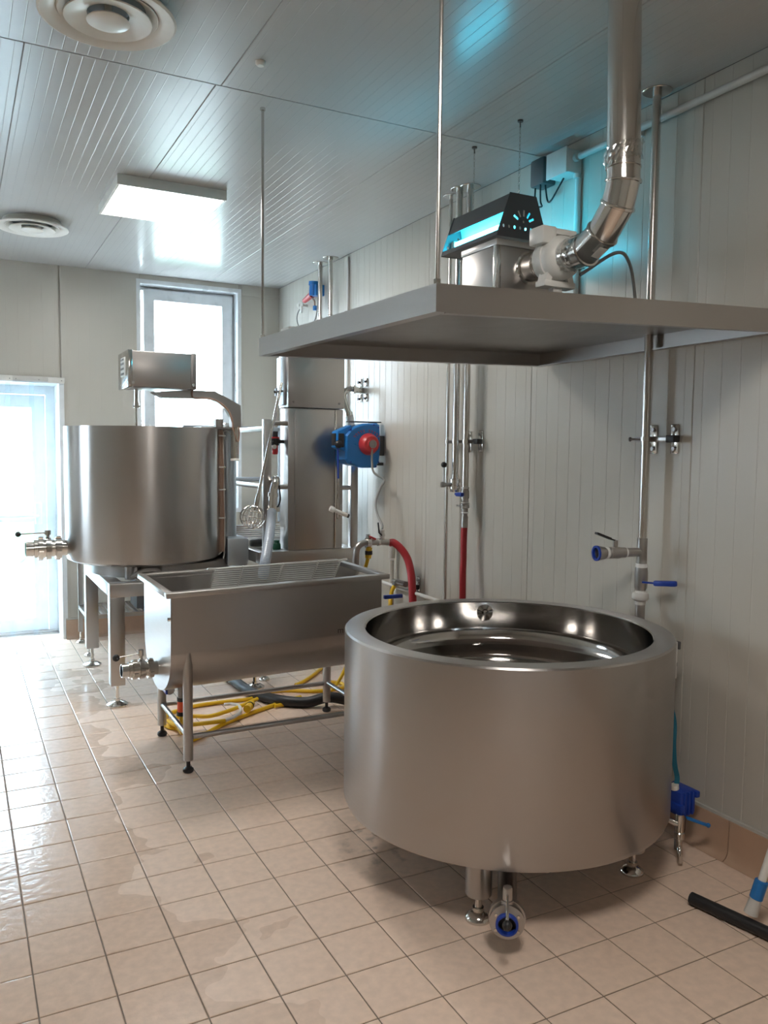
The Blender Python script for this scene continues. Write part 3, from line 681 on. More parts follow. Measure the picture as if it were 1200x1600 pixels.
part('post', MB().box((2.355, 5.0, FZ-.001), (2.405, 5.05, PY(553, 728, 5.0).z), .003), 'satin', bf)
part('post', MB().box((1.738, 5.85, FZ-.001), (1.785, 5.90, zt), .003), 'satin', bf)
for zz in (PY(435, 661, 5.0).z, PY(435, 761, 5.0).z): part('stay', MB().cyl((1.786, 5.018, zz), (1.899, 5.018, zz), .016, 12), 'satin', bf)
for zz in (PY(546, 762, 5.02).z,): part('stay', MB().cyl((2.291, 5.03, zz), (2.355, 5.03, zz), .016, 12), 'satin', bf)
for zz in (1.635, 1.262): part('handrail', MB().cyl((1.70, 5.87, zz), (1.738, 5.87, zz), .017, 12).tube([(1.76, 5.04, zz), (1.76, 5.45, zz), (1.76, 5.85, zz)], .017, 12), 'satin', bf)
hr = MB()
for yy in (670, 749): q = PY(395, yy, 5.6); hr.cyl((1.635, 5.6, q.z), (1.93, 5.6, q.z), .018, 12)
solo('wall_rail', MB().cyl((1.60, 6.55, PY(390, 670, 6.55).z), (2.44, 6.55, PY(390, 670, 6.55).z), .02, 12).cyl((1.60, 6.55, PY(390, 749, 6.55).z), (2.44, 6.55, PY(390, 749, 6.55).z), .02, 12).cyl((2.42, 6.55, .9), (2.42, 6.55, 1.75), .022, 12).cyl((2.42, 6.55, 1.2), (2.499, 6.55, 1.2), .012, 10).cyl((2.42, 6.55, 1.6), (2.499, 6.55, 1.6), .012, 10), 'rail', 'pair of horizontal steel pipes on the back wall beside the tall vat', 'rail')
tw = thing('steel_tower', 'tall narrow brushed steel cabinet tower behind the trough', 'cabinet', (2.095, 5.1, FZ))
part('lower_cabinet', MB().box((1.902, 5.002, FZ+.0005), (2.291, 5.15, 1.772), .004), 'satin', tw)
part('front_panel', MB().box((1.945, 4.994, FZ+.004), (2.225, 5.0015, 1.765), .002), 'satin', tw)
part('corner_strip', MB().box((2.228, 4.990, FZ+.004), (2.240, 5.0015, 1.766), .002), 'bright', tw)
up_ = part('upper_cover', MB().box((1.896, 4.988, 1.776), (2.294, 5.16, 2.13), .004), 'satin', tw)
for x in (1.93, 2.255): part('screw', MB().cyl((x, 4.983, 1.81), (x, 4.989, 1.81), .008, 8), 'dull', up_)
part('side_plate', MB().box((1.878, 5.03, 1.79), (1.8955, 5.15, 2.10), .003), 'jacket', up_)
# items resting on the base frame deck
solo('wash_brush', MB().lathe([(.0, 0), (.02, .004), (.024, .05), (.026, .10), (.022, .15), (.0, .155)], (1.885, 5.28, FZ+.027), (-1, -.12, .02), 14), 'black', 'black brush lying on the deck left of the tower', 'brush')
solo('white_scraper', MB().hexa([(1.72,5.37,FZ+.0005),(1.85,5.35,FZ+.0005),(1.85,5.42,FZ+.0005),(1.72,5.44,FZ+.0005),(1.72,5.37,FZ+.06),(1.83,5.35,FZ+.022),(1.83,5.42,FZ+.022),(1.72,5.44,FZ+.06)], .004), 'white', 'white scraper behind the black brush on the deck', 'scraper')
solo('green_cap', MB().lathe([(.0, 0), (.026, 0), (.028, .004), (.026, .035), (.018, .045), (.018, .06), (.0, .062)], (1.86, 5.10, FZ+.0005), (0, 0, 1), 18), 'green', 'small green bottle cap at the foot of the tower', 'cap')
# sloped louvred splash plate behind
lv = thing('louvre_plate', 'sloping ribbed steel plate behind the whisk', 'plate', (1.95, 6.1, .85))
LQ = lambda s, h: V(1.86+.55*s, 6.05+.20*h, .70+.21*h)
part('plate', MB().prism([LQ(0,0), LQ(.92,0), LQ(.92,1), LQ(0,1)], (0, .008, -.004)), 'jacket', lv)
for k in range(14):
    h = .05+k*.068; part('rib', MB().cyl(LQ(.02, h)+V(0,-.004,.003), LQ(.9, h)+V(0,-.004,.003), .006, 6), 'bright', lv)
part('foot_bar', MB().box((1.82, 6.10, .0006), (1.85, 6.13, .74)).box((2.36, 6.10, .0006), (2.39, 6.13, .74)), 'dull', lv)

# ---- whisk hung beside the tower
wh = thing('giant_whisk', 'long handled wire whisk hanging beside the steel tower', 'whisk', (1.74, 4.95, 1.1))
yw = 4.93
Wq = lambda x, y: PY(x, y, yw)
part('handle', MB().cyl(Wq(440, 598), Wq(404, 772), .009, 12).cyl(Wq(404, 772), Wq(399, 798), .014, 12), 'bright', wh)
cw = Wq(395, 808); axw = (Wq(437, 615)-Wq(400, 790)).normalized()
uu = axw.orthogonal().normalized(); ww = axw.cross(uu)
for k in range(9):
    ph = pi*k/9; dr = uu*cos(ph)+ww*sin(ph)
    part('wire', MB().tube([cw+axw*(.072*cos(t))+dr*(.080*sin(t)) for t in [2*pi*i/26 for i in range(27)]], .0024, 6), 'bright', wh)
for k in range(3):
    h = (-.035, 0, .035)[k]; r_ = .08*sqrt(1-(h/.075)**2)
    part('wire', MB().tube([cw+axw*h+(uu*cos(t)+ww*sin(t))*r_ for t in [2*pi*i/26 for i in range(27)]], .0022, 6), 'bright', wh)
hk = PY(440, 612, 4.985)
solo('hook', MB().tube(spline([(1.862, 5.10, hk.z+.005), (1.86, 5.0, hk.z+.005), (1.82, 4.955, hk.z), (1.785, 4.925, hk.z-.012), (1.778, 4.918, hk.z-.002)], 5), .006, 8).box((1.855, 5.085, hk.z-.02), (1.8595, 5.13, hk.z+.03), .001), 'black', 'black hook on the tower side holding the whisk', 'hook')

# ---- air regulator on the tower
rg = thing('air_regulator', 'small red and black air regulator between post and tower', 'regulator', (1.86, 5.10, 1.5))
q = PY(434, 690, 5.09); q = V(1.845, 5.09, q.z)
part('body', MB().cyl(q+V(0,0,-.025), q+V(0,0,.02), .026, 14).box(q+V(-.03,-.02,-.012), q+V(.056,.02,.012), .004), 'black', rg)
part('knob', MB().cyl(q+V(0,0,.03), q+V(0,0,.065), .02, 14), 'black', rg); part('ring', MB().cyl(q+V(0,0,.0205), q+V(0,0,.0298), .028, 14), 'red', rg)
part('bowl', MB().lathe([(.0, -.085), (.017, -.083), (.020, -.07), (.020, -.0255)], q, seg=14), 'red', rg)
part('gauge', MB().cyl(q+V(-.012,-.026,-.035), q+V(-.018,-.034,-.035), .014, 14), 'white', rg)

# ---- clear corrugated hose from the post elbow into the trough
ch = thing('corrugated_hose', 'clear corrugated suction hose hanging from the post into the trough', 'hose', (1.72, 4.6, .8))
yh = 4.88
Hq = lambda x, y: PY(x, y, yh)
part('elbow', MB().tube(spline([(1.80, 4.97, Hq(432, 752).z-.01), (1.795, 4.93, Hq(432, 752).z+.012), Hq(431, 754), Hq(428, 764), Hq(426, 780), Hq(425, 797)], 6), .024, 16).cyl(Hq(427, 770), Hq(426.5, 776), .031, 16).cyl(Hq(425.5, 790), Hq(425, 798), .030, 16), 'bright', ch)
part('clamp', MB().cyl(Hq(425, 795), Hq(425, 799), .033, 16).box(Hq(431, 797)+V(0,-.01,-.01), Hq(434, 795)+V(.01,.01,.01)), 'bright', ch)
pts = spline([Hq(425, 797), PY(423, 820, 4.75), PY(419, 850, 4.50), PY(414, 880, 4.20), PY(411, 900, 4.12)], 110)
part('hose', MB().tube(pts, .03, 14, rfun=lambda t: .0262+.0036*sin(t*2*pi*40)), 'clearhose', ch)
part('cable', MB().tube(spline([Hq(436, 758), Hq(438, 780), Hq(434, 792), Hq(430, 797)], 6), .005, 8), 'black', ch)

# ================================================================== CANOPY ABOVE THE NEAR VAT
hd = thing('steel_canopy', 'large flat steel canopy hung from thin rods above the near vat', 'canopy', (1.8, 2.5, 1.87))
B = [V(1.13, 1.885, 1.861), V(2.462, 1.835, 1.902), V(2.462, 3.14, 1.902), V(1.13, 3.315, 1.886)]
HH = .074; up = V(0, 0, HH)
cen = sum(B, Vector())/4
def inset(p, k): d_ = (cen-p); return p + V(k if d_.x > 0 else -k, k if d_.y > 0 else -k, 0)
I = [inset(p, .004) for p in B]; J = [inset(p, .035) for p in B]
for i in range(4):
    a_, b_ = B[i], B[(i+1) % 4]; ia, ib = I[i], I[(i+1) % 4]
    part('lip', MB().hexa([a_, b_, ib, ia, a_+up, b_+up, ib+up, ia+up]), 'satin', hd)
    ja, jb = J[i], J[(i+1) % 4]; h_ = V(0, 0, .004)
    part('return_flange', MB().hexa([ia, ib, jb, ja, ia+h_, ib+h_, jb+h_, ja+h_]), 'satin', hd)
    part('top_flange', MB().hexa([ia+up-h_, ib+up-h_, jb+up-h_, ja+up-h_, ia+up, ib+up, jb+up, ja+up]), 'satin', hd)
k1, k2 = V(0,0,.060), V(0,0,.064)
part('deck', MB().hexa([I[0]+k1, I[1]+k1, I[2]+k1, I[3]+k1, I[0]+k2, I[1]+k2, I[2]+k2, I[3]+k2]), 'dull', hd)
rp = MB().hexa([B[0]+V(.03,-.001,-.0022), B[1]+V(-.03,-.001,-.0022), B[1]+V(-.03,.008,-.0022), B[0]+V(.03,.008,-.0022), B[0]+V(.03,-.001,.002), B[1]+V(-.03,-.001,.002), B[1]+V(-.03,.008,.002), B[0]+V(.03,.008,.002)])
part('edge_bead', rp, 'satin', hd)
for p_, lab in ((B[0]+V(.008,.008,0), 'near'), (B[3]+V(.012,-.012,0), 'far'), (B[1]+V(-.02,.02,0), 'r')):
    rd = part('suspension_rod', MB().cyl(p_+V(0,0,.050), V(p_.x, p_.y, ZC-.0006), .0058, 10), 'pipe', hd)
    part('rod_nut', MB().cyl(V(p_.x, p_.y, ZC-.012), V(p_.x, p_.y, ZC-.0006), .011, 6).cyl(p_+V(0,0,.074), p_+V(0,0,.086), .010, 6), 'bright', rd)

# ---- exhaust box, fan and duct
BXL, BXR, BYN, BYF, BZ0, BZ1 = 1.665, 1.944, 2.377, 2.595, 1.9605, 2.229
XD, ZD, YFAN = 1.805, 2.143, 2.231
eb = thing('exhaust_box', 'upright steel exhaust box standing on the canopy', 'box', ((BXL+BXR)/2, 2.5, BZ0))
part('body', MB().box((BXL, BYN, BZ0), (BXR, BYF, BZ1-.022), .003), 'satin', eb)
part('cap', MB().box((BXL-.003, BYN-.003, BZ1-.022), (BXR+.003, BYF+.003, BZ1), .002), 'satin', eb)
part('corner_strip', MB().box((BXL-.002, BYN-.002, BZ0), (BXL+.018, BYN+.018, BZ1-.022), .001), 'bright', eb)
part('spigot', MB().lathe([(.049, -.0), (.058, -.0), (.058, -.004), (.050, -.006), (.050, -.060), (.0515, -.063), (.0515, -.069), (.050, -.071), (.050, -.083)], (XD, BYN-.0005, ZD), (0, 1, 0), 32, caps=False), 'foil', eb)
fn = thing('duct_fan', 'white plastic in-line duct fan on top of the canopy', 'fan', (XD, YFAN, ZD))
part('housing', MB().lathe([(.051, .062), (.053, .054), (.067, .045), (.073, .030), (.073, .011), (.077, .009), (.077, -.009), (.073, -.011), (.073, -.030), (.069, -.043), (.062, -.053), (.053, -.060), (.0515, -.082), (.044, -.082), (.044, .062)], (XD, YFAN, ZD), (0, 1, 0), 40, closed=True), 'white', fn)
for s in (-1, 1):
    zc = ZD+.086*s
    part('mounting_bracket', MB().box((XD-.065, YFAN-.026, zc-.010), (XD+.065, YFAN+.026, zc+.010), .003).prism([(XD-.062, YFAN-.024, zc), (XD-.040, YFAN-.024, zc), (XD-.026, YFAN-.024, ZD+.05*s), (XD-.052, YFAN-.024, ZD+.048*s)], (0, .045, 0)).prism([(XD+.062, YFAN-.024, zc), (XD+.040, YFAN-.024, zc), (XD+.026, YFAN-.024, ZD+.05*s), (XD+.052, YFAN-.024, ZD+.048*s)], (0, .045, 0)), 'white', fn)
part('terminal_box', MB().box((XD-.085, YFAN-.035, ZD+.04), (XD-.026, YFAN+.04, ZD+.098), .006), 'white', fn)
part('fan_foot', MB().box((XD-.018, YFAN-.013, 1.9605), (XD+.018, YFAN+.013, ZD-.094)), 'lgrey', fn)
part('hub', MB().cyl((XD, YFAN-.035, ZD), (XD, YFAN+.035, ZD), .026, 16), 'lgrey', fn)
dk = thing('exhaust_duct', 'shiny round steel duct rising from the fan to the ceiling', 'duct', (XD, 1.93, ZD))
RD = .050
vt = V(1.808, 1.945, ZC-.0008); vb = V(1.805, 1.923, 2.314)
path = [V(XD, 2.1485, ZD), V(XD, 2.083, ZD), V(XD, 2.009, ZD+.035), V(XD, 1.944, ZD+.104), vb]
full = MB().tube(path + [vb.lerp(vt, .13)], RD, 36, caps=False)
for i in range(5):
    sg = MB(); rows = full.v[36*i:36*(i+2)]
    sg.add(rows, [(k, (k+1) % 36, 36+(k+1) % 36, 36+k) for k in range(36)])
    part('collar' if i == 0 else ('elbow_neck' if i == 4 else 'elbow_segment'), sg, 'foil', dk)
for i in (1, 2, 3, 4):
    tdir = (((path+[vt])[i+1]-path[i]).normalized()+(path[i]-path[i-1]).normalized()).normalized()
    part('seam_bead', MB().lathe([(RD-.002, -.006), (RD+.0045, -.004), (RD+.0055, 0), (RD+.0045, .004), (RD-.002, .006)], path[i], tdir, 36, closed=True), 'foil', dk)
L1 = vb.lerp(vt, .13)
part('seam_bead', MB().lathe([(RD-.002, 0), (RD+.003, .002), (RD+.003, .006), (RD-.002, .008)], vb.lerp(vt, .06), (vt-vb), 36, closed=True), 'foil', dk)
part('straight_duct', MB().cyl(L1, vt, RD-.0006, 40), 'foil', dk)
part('duct_seam', MB().bar(L1+V(-RD*.80, -RD*.60, 0), vt+V(-RD*.80, -RD*.60, 0), .006, .003, up=(-.8, -.6, 0)), 'foil', dk)
def wrinkle(c, axis, r, h, seed, amp=.006):
    rnd = random.Random(seed); mb = MB(); a_ = Vector(axis).normalized(); uu = a_.orthogonal().normalized(); ww = a_.cross(uu); n, m_ = 48, 7; vs = []
    for j in range(m_):
        for k in range(n):
            ph = 2*pi*k/n; rr = r+.002+amp*abs(rnd.gauss(0, .45)); vs.append(c+a_*(h*(j/(m_-1)-.5)+rnd.uniform(-.003, .003)+.012*sin(ph+seed))+(uu*cos(ph)+ww*sin(ph))*rr)
    mb.add(vs, [(j*n+k, j*n+(k+1) % n, (j+1)*n+(k+1) % n, (j+1)*n+k) for j in range(m_-1) for k in range(n)]); return mb
part('plastic_wrap', wrinkle(L1+V(0,0,.004), vt-vb, RD, .055, 3, .009), 'wrap', dk, 'crumpled clear film at the joint', smooth=0)
part('plastic_wrap', wrinkle(V(XD, 2.132, ZD), (0, 1, 0), RD, .055, 5, .006), 'wrap', dk, 'crumpled clear film at the fan', smooth=0)
part('paper_label', MB().prism([path[2].lerp(path[1], .1)+V(-.028,-.030,-.046), path[2].lerp(path[1], .55)+V(-.028,-.024,-.050), path[2].lerp(path[1], .55)+V(.0,-.026,-.0555), path[2].lerp(path[1], .1)+V(.0,-.034,-.050)], (-.0006,-.0008,-.0008)), 'white', dk)

# ---- insect lamp on the exhaust box
LY_N, LY_F, LZ0, LZ1, LXL, LXR, LTL, LTR = 2.85, 3.285, 2.390, 2.568, 1.996, 2.254, 2.06, 2.19
il = thing('insect_lamp', 'dark grey insect lamp with glowing blue tubes hung on chains over the canopy', 'lamp', (2.12, 3.06, LZ0))
part('base_tray', MB().box((LXL, LY_N, LZ0), (LXR, LY_F, LZ0+.004)).hexa([(LXL-.002,LY_N,LZ0),(LXL,LY_N,LZ0),(LXL,LY_F,LZ0),(LXL-.002,LY_F,LZ0),(LXL+.006,LY_N,LZ0+.022),(LXL+.009,LY_N,LZ0+.022),(LXL+.009,LY_F,LZ0+.022),(LXL+.006,LY_F,LZ0+.022)]).hexa([(LXR,LY_N,LZ0),(LXR+.002,LY_N,LZ0),(LXR+.002,LY_F,LZ0),(LXR,LY_F,LZ0),(LXR-.009,LY_N,LZ0+.022),(LXR-.006,LY_N,LZ0+.022),(LXR-.006,LY_F,LZ0+.022),(LXR-.009,LY_F,LZ0+.022)]), 'dark', il)
def sidewall(s):   # upper hood sheet on each side
    f = lambda h: (LXL+(LTL-LXL)*h) if s < 0 else (LXR+(LTR-LXR)*h)
    h0 = .56; z = lambda h: LZ0+(LZ1-LZ0)*h
    return [(f(h0), z(h0)), (f(1), z(1))]
roof = MB()
(pa, za), (pb, zb_) = sidewall(-1); (pc, zc_), (pd, ze) = sidewall(1)
outl = [(pa, za), (pb, zb_), (pd, ze), (pc, zc_), (pc-.003, zc_-.001), (pd-.002, ze-.003), (pb+.002, zb_-.003), (pa+.003, za-.001)]
part('hood', MB().prism([(x, LY_N+.003, z) for x, z in outl], (0, LY_F-LY_N-.006, 0)), 'dark', il, smooth=20)
def end_plate(y):
    cu = bpy.data.curves.new('plate', 'CURVE'); cu.dimensions = '2D'; cu.fill_mode = 'BOTH'; cu.extrude = .0012
    def poly(ps):
        s_ = cu.splines.new('POLY'); s_.points.add(len(ps)-1); s_.use_cyclic_u = True
        for i, (a_, b_) in enumerate(ps): s_.points[i].co = (a_, b_, 0, 1)
    poly([(LXL-.003, LZ0-.002), (LXR+.003, LZ0-.002), (LXR-.004, LZ0+.024), (LTR+.003, LZ1+.003), (LTL-.003, LZ1+.003), (LXL+.004, LZ0+.024)])
    mx = (LXL+LXR)/2
    for k in range(8):
        cx_ = mx-.097+k*.028; poly([(cx_+.0055*cos(t), LZ0+.042+.0072*sin(t)) for t in [2*pi*i/10 for i in range(10)]])
    for ang in (28, 58, 88, 118, 148):
        c_, s_ = cos(radians(ang)), sin(radians(ang)); r0, r1 = .032, .059; w_ = .0048
        o_ = (mx+.004, LZ0+.059)
        poly([(o_[0]+c_*r0-s_*w_, o_[1]+s_*r0+c_*w_), (o_[0]+c_*r1-s_*w_, o_[1]+s_*r1+c_*w_), (o_[0]+c_*r1+s_*w_, o_[1]+s_*r1-c_*w_), (o_[0]+c_*r0+s_*w_, o_[1]+s_*r0-c_*w_)])
    poly([(mx+.004+.0045*cos(t), LZ0+.070+.006*sin(t)) for t in [2*pi*i/10 for i in range(10)]])
    ob = bpy.data.objects.new('plate', cu); COL.objects.link(ob)
    me = bpy.data.meshes.new_from_object(ob.evaluated_get(bpy.context.evaluated_depsgraph_get()))
    mb = MB(); mb.add([(v_.co.x, y-v_.co.z, v_.co.y) for v_ in me.vertices], [tuple(p_.vertices) for p_ in me.polygons])
    bpy.data.objects.remove(ob); bpy.data.curves.remove(cu); return mb
part('end_plate', end_plate(LY_N), 'dark', il, 'dark end plate cut with a sunburst of slots', smooth=0)
part('end_plate', end_plate(LY_F), 'dark', il, smooth=0)
part('reflector', MB().prism([((LXL+LXR)/2-.012, LY_N+.004, LZ0+.03), ((LXL+LXR)/2+.012, LY_N+.004, LZ0+.03), ((LXL+LXR)/2+.04, LY_N+.004, LZ1-.008), ((LXL+LXR)/2-.04, LY_N+.004, LZ1-.008)], (0, LY_F-LY_N-.008, 0)), 'white', il, smooth=0)
for x in (LXL+.063, LXR-.063):
    part('tube', MB().cyl((x, LY_N+.03, LZ0+.052), (x, LY_F-.03, LZ0+.052), .014, 16), 'uv', il, 'glowing blue white tube')
    for y in (LY_N+.004, LY_F-.03): part('tube_holder', MB().box((x-.016, y, LZ0+.005), (x+.016, y+.026, LZ0+.068), .003), 'white', il)
for (x, y, gp) in ((2.135, 2.895, 0), (2.135, 3.24, 0)):
    mb = MB(); z = LZ1+.003; k = 0
    while z < ZC-.02:
        c = V(x, y, z+.010); hz = V(1, 0, 0) if k % 2 else V(0, 1, 0)
        mb.tube([c+hz*(.0035*sin(t))+V(0,0,.0095*cos(t)) for t in [2*pi*i/8 for i in range(9)]], .0010, 4, caps=False); z += .0165; k += 1
    cn = part('chain', mb, 'pipe', il)
    part('ceiling_hook', MB().cyl((x, y, ZC-.008), (x, y, ZC-.0006), .012, 12).cyl((x, y, ZC-.03), (x, y, ZC-.008), .003, 8), 'dark', cn)

# ---- electrics in the corner above the canopy
jb = thing('junction_box', 'grey junction box high on the right wall beside the duct', 'junction box', (2.45, 3.0, 2.75))
part('box', MB().box((2.415, 2.925, 2.735), (2.499, 3.055, 2.838), .006), 'lgrey', jb)
part('lid', MB().box((2.405, 2.920, 2.730), (2.4148, 3.06, 2.843), .004), 'lgrey', jb)
part('gland', MB().cyl((2.46, 2.905, 2.80), (2.46, 2.9245, 2.80), .018, 14).cyl((2.475, 2.93, 2.715), (2.475, 2.93, 2.7345), .016, 12), 'lgrey', jb)
cd = thing('conduit', 'grey conduit running along the right wall just under the ceiling', 'conduit', (2.46, 1.0, 2.8))
part('pipe', MB().cyl((2.470, -.8, 2.795), (2.470, 2.9045, 2.803), .014, 14), 'lgrey', cd)
for y in (1.4, 2.55): part('clip', MB().box((2.452, y, 2.778), (2.4995, y+.018, 2.82), .003), 'lgrey', cd)
solo('vertical_conduit', MB().cyl((2.484, 2.93, 1.93), (2.484, 2.93, 2.714), .014, 14).box((2.466, 2.915, 1.99), (2.4995, 2.945, 2.01)), 'lgrey', 'grey conduit dropping down the wall from the junction box', 'conduit')
pk = thing('lamp_transformer', 'black power pack with hanging leads left of the junction box', 'power pack', (2.40, 3.17, 2.7))
part('case', MB().box((2.42, 3.10, 2.735), (2.499, 3.20, 2.86), .012), 'dark', pk)
part('lead', MB().tube(spline([(2.44, 3.18, 2.74), (2.435, 3.18, 2.66), (2.40, 3.16, 2.60), (2.28, 3.1, 2.575), (2.15, 3.05, 2.5735)], 8), .004, 8).tube(spline([(2.43, 3.13, 2.74), (2.425, 3.12, 2.66), (2.40, 3.08, 2.62), (2.28, 3.0, 2.585), (2.14, 2.95, 2.5735)], 8), .004, 8).tube(spline([(2.45, 3.12, 2.74), (2.45, 3.10, 2.66), (2.44, 3.06, 2.65), (2.45, 3.02, 2.70), (2.46, 3.0, 2.7345)], 8), .004, 8), 'black', pk)
solo('grey_cable', MB().tube(spline([(1.90, 2.22, 2.10), (2.02, 2.18, 2.18), (2.12, 2.22, 2.17), (2.20, 2.27, 2.08), (2.22, 2.28, 1.968)], 10), .006, 8), 'grey', 'grey cable curving from behind the duct down to the canopy', 'cable')

# ================================================================== PIPES ON THE RIGHT WALL
def flange(parent, x, y, r=.05): return part('ceiling_flange', MB().lathe([(.0, -.006), (r*.96, -.006), (r, -.003), (r, -.0006)], (x, y, ZC), seg=30), 'pipe', parent)
def ring(mb, c, axis, r, h=.008, th=.003): return mb.lathe([(r, -h/2), (r+th, -h/2), (r+th, h/2), (r, h/2)], c, axis, 20, closed=True)
PXW = 2.425
def zy(x, y, X=PXW): return PX(x, y, X)
# right pipe with two valves
q = zy(1013, 470); yR = 2.415
rp_ = thing('water_pipe', 'steel pipe through the canopy ending in valves behind the near vat', 'pipe', (PXW, yR, .4), 'vertical wall pipes')
part('pipe', MB().cyl((PXW, yR, 1.06), (PXW, yR, ZC-.0006), .0165, 20), 'pipe', rp_)
flange(rp_, PXW, yR, .056)
z0 = zy(1000, 862).z
tee = part('tee', MB().cyl((PXW, yR, z0-.085), (PXW, yR, z0+.055), .0205, 20).cyl((PXW, yR, z0), (PXW-.065, yR+.015, z0), .018, 18), 'satin', rp_)
hx = V(-1, .18, 0).normalized(); b0 = V(PXW-.06, yR+.012, z0)
vl = part('side_valve', MB().lathe([(.017, 0), (.017, .016), (.021, .018), (.021, .04), (.024, .045), (.024, .085), (.020, .09), (.020, .108), (.024, .110), (.030, .140), (.030, .146), (.025, .146), (.02, .11), (.0, .11)], b0, hx, 24).cyl(b0+hx*.062, b0+hx*.062+V(0,0,.05), .010, 10), 'satin', rp_)
for tt, rr, hh in ((.014, .0175, .006), (.100, .0205, .010)): part('tape', ring(MB(), b0+hx*tt, hx, rr, hh), 'tape', vl)
part('gasket', MB().lathe([(.022, .138), (.022, .149), (.0305, .149), (.0305, .142)], b0, hx, 24, closed=True), 'dblue', vl, 'blue ring')
part('lever', MB().bar(b0+hx*.062+V(0,0,.048), b0+hx*.095+V(0,-.006,.058), .012, .005).bar(b0+hx*.09+V(0,-.006,.057), b0+hx*.165+V(0,-.02,.082), .016, .008), 'black', vl)
z1 = zy(997, 905).z
mv = part('lower_valve', MB().lathe([(.019, .055), (.024, .05), (.026, .03), (.026, -.03), (.022, -.04), (.019, -.045)], (PXW, yR, z1), seg=20), 'satin', rp_)
for zz, rr, hh in ((.058, .0205, .016), (-.05, .019, .008)): part('tape', ring(MB(), V(PXW, yR, z1+zz), (0,0,1), rr, hh), 'tape', mv)
part('lever', MB().bar((PXW-.02, yR-.028, z1-.004), (PXW+.005, yR-.075, z1-.004), .014, .006).bar((PXW+.0, yR-.07, z1-.004), (PXW+.02, yR-.165, z1+.006), .020, .022, bev=.006), 'dblue', mv, 'blue sleeved lever')
z2 = zy(996, 931).z
part('union', MB().lathe([(.018, .035), (.021, .03), (.021, .018), (.031, .014), (.033, .006), (.033, -.008), (.029, -.014), (.021, -.018), (.021, -.032)], (PXW, yR, z2), seg=12), 'lgrey', rp_)
part('drop_pipe', MB().cyl((PXW, yR, .30), (PXW, yR, z2-.03), .0195, 18), 'satin', rp_)
# the three pipes
y3 = {'thin': 3.90, 'mid': 3.775, 'fat': 3.712}
def ylev(px_, py, X=PXW): return PX(px_, py, X).z
tp_ = thing('thin_water_pipe', 'thinnest of the three steel pipes behind the near vat', 'pipe', (PXW, y3['thin'], .3), 'vertical wall pipes')
part('pipe', MB().cyl((PXW, y3['thin'], .30), (PXW, y3['thin'], ZC-.0006), .0095, 14), 'pipe', tp_); flange(tp_, PXW, y3['thin'], .045)
mp_ = thing('capped_water_pipe', 'middle of the three steel pipes, ending in a capped valve', 'pipe', (PXW-.025, y3['mid'], 1.2), 'vertical wall pipes')
XM = PXW-.025; zm = ylev(709, 755)
part('pipe', MB().cyl((XM, y3['mid'], zm), (XM, y3['mid'], ZC-.0006), .0185, 18), 'pipe', mp_); flange(mp_, XM, y3['mid'], .05)
va = part('end_valve', MB().lathe([(.0, -.045), (.024, -.045), (.026, -.042), (.026, -.028), (.030, -.027), (.030, -.008), (.025, -.007), (.025, .004), (.031, .005), (.031, .024), (.022, .026), (.020, .05)], (XM, y3['mid'], zm), seg=24), 'bright', mp_)
part('valve_stem', MB().cyl((XM-.01, y3['mid']+.005, zm-.006), (XM-.062, y3['mid']+.016, zm-.006), .011, 12), 'satin', va)
hp = V(XM-.062, y3['mid']+.016, zm-.006); part('handle', MB().cyl(hp, hp+V(0,0,.105), .005, 8).cyl(hp+V(.008,0,0), hp+V(-.012,.003,0), .015, 12), 'satin', va); part('knob', MB().ball(hp+V(0,0,.108), .0165), 'black', va)
fp = thing('hose_water_pipe', 'right of the three steel pipes, ending in a blue valve and red hose', 'pipe', (PXW, y3['fat'], .6), 'vertical wall pipes')
zf = ylev(724, 772)
part('pipe', MB().cyl((PXW, y3['fat'], zf+.03), (PXW, y3['fat'], ZC-.0006), .0175, 18), 'pipe', fp); flange(fp, PXW, y3['fat'], .055)
fv = part('ball_valve', MB().lathe([(.0175, .04), (.020, .038), (.020, .022), (.023, .02), (.023, -.022), (.020, -.024), (.020, -.04), (.018, -.042), (.018, -.05), (.026, -.052), (.026, -.074), (.018, -.077), (.018, -.105), (.015, -.107), (.015, -.115), (.018, -.12), (.020, -.125), (.018, -.14), (.019, -.145), (.019, -.18)], (PXW, y3['fat'], zf), seg=20), 'satin', fp)
for tt, rr in ((.034, .0205), (-.045, .019), (-.098, .0185)): part('tape', ring(MB(), V(PXW, y3['fat'], zf+tt), (0,0,1), rr, .0065), 'tape', fv)
part('lever', MB().box((PXW-.045, y3['fat']-.03, zf-.012), (PXW-.024, y3['fat']+.03, zf+.010), .006).cyl((PXW-.03, y3['fat']+.03, zf), (PXW-.03, y3['fat']+.048, zf), .007, 8), 'dblue', fv, 'blue valve handle')
part('wing', MB().bar((PXW-.022, y3['fat']-.04, zf-.063), (PXW-.022, y3['fat']+.045, zf-.063), .008, .008), 'satin', fv)
zh = zf-.18
solo('red_water_hose', MB().tube(spline([(PXW, y3['fat'], zh-.0005), (PXW-.002, y3['fat'], zh-.06), (PXW-.008, y3['fat']-.008, zh-.18), (PXW-.014, y3['fat']-.015, zh-.30), (PXW-.01, y3['fat']-.02, .30), (PXW-.05, y3['fat']-.1, .09), (PXW-.12, y3['fat']-.3, .022), (2.30, 3.15, .019)], 10), .0175, 14), 'hosered', 'straight red hose hanging from the blue pipe valve', 'hose', 'red water hoses')
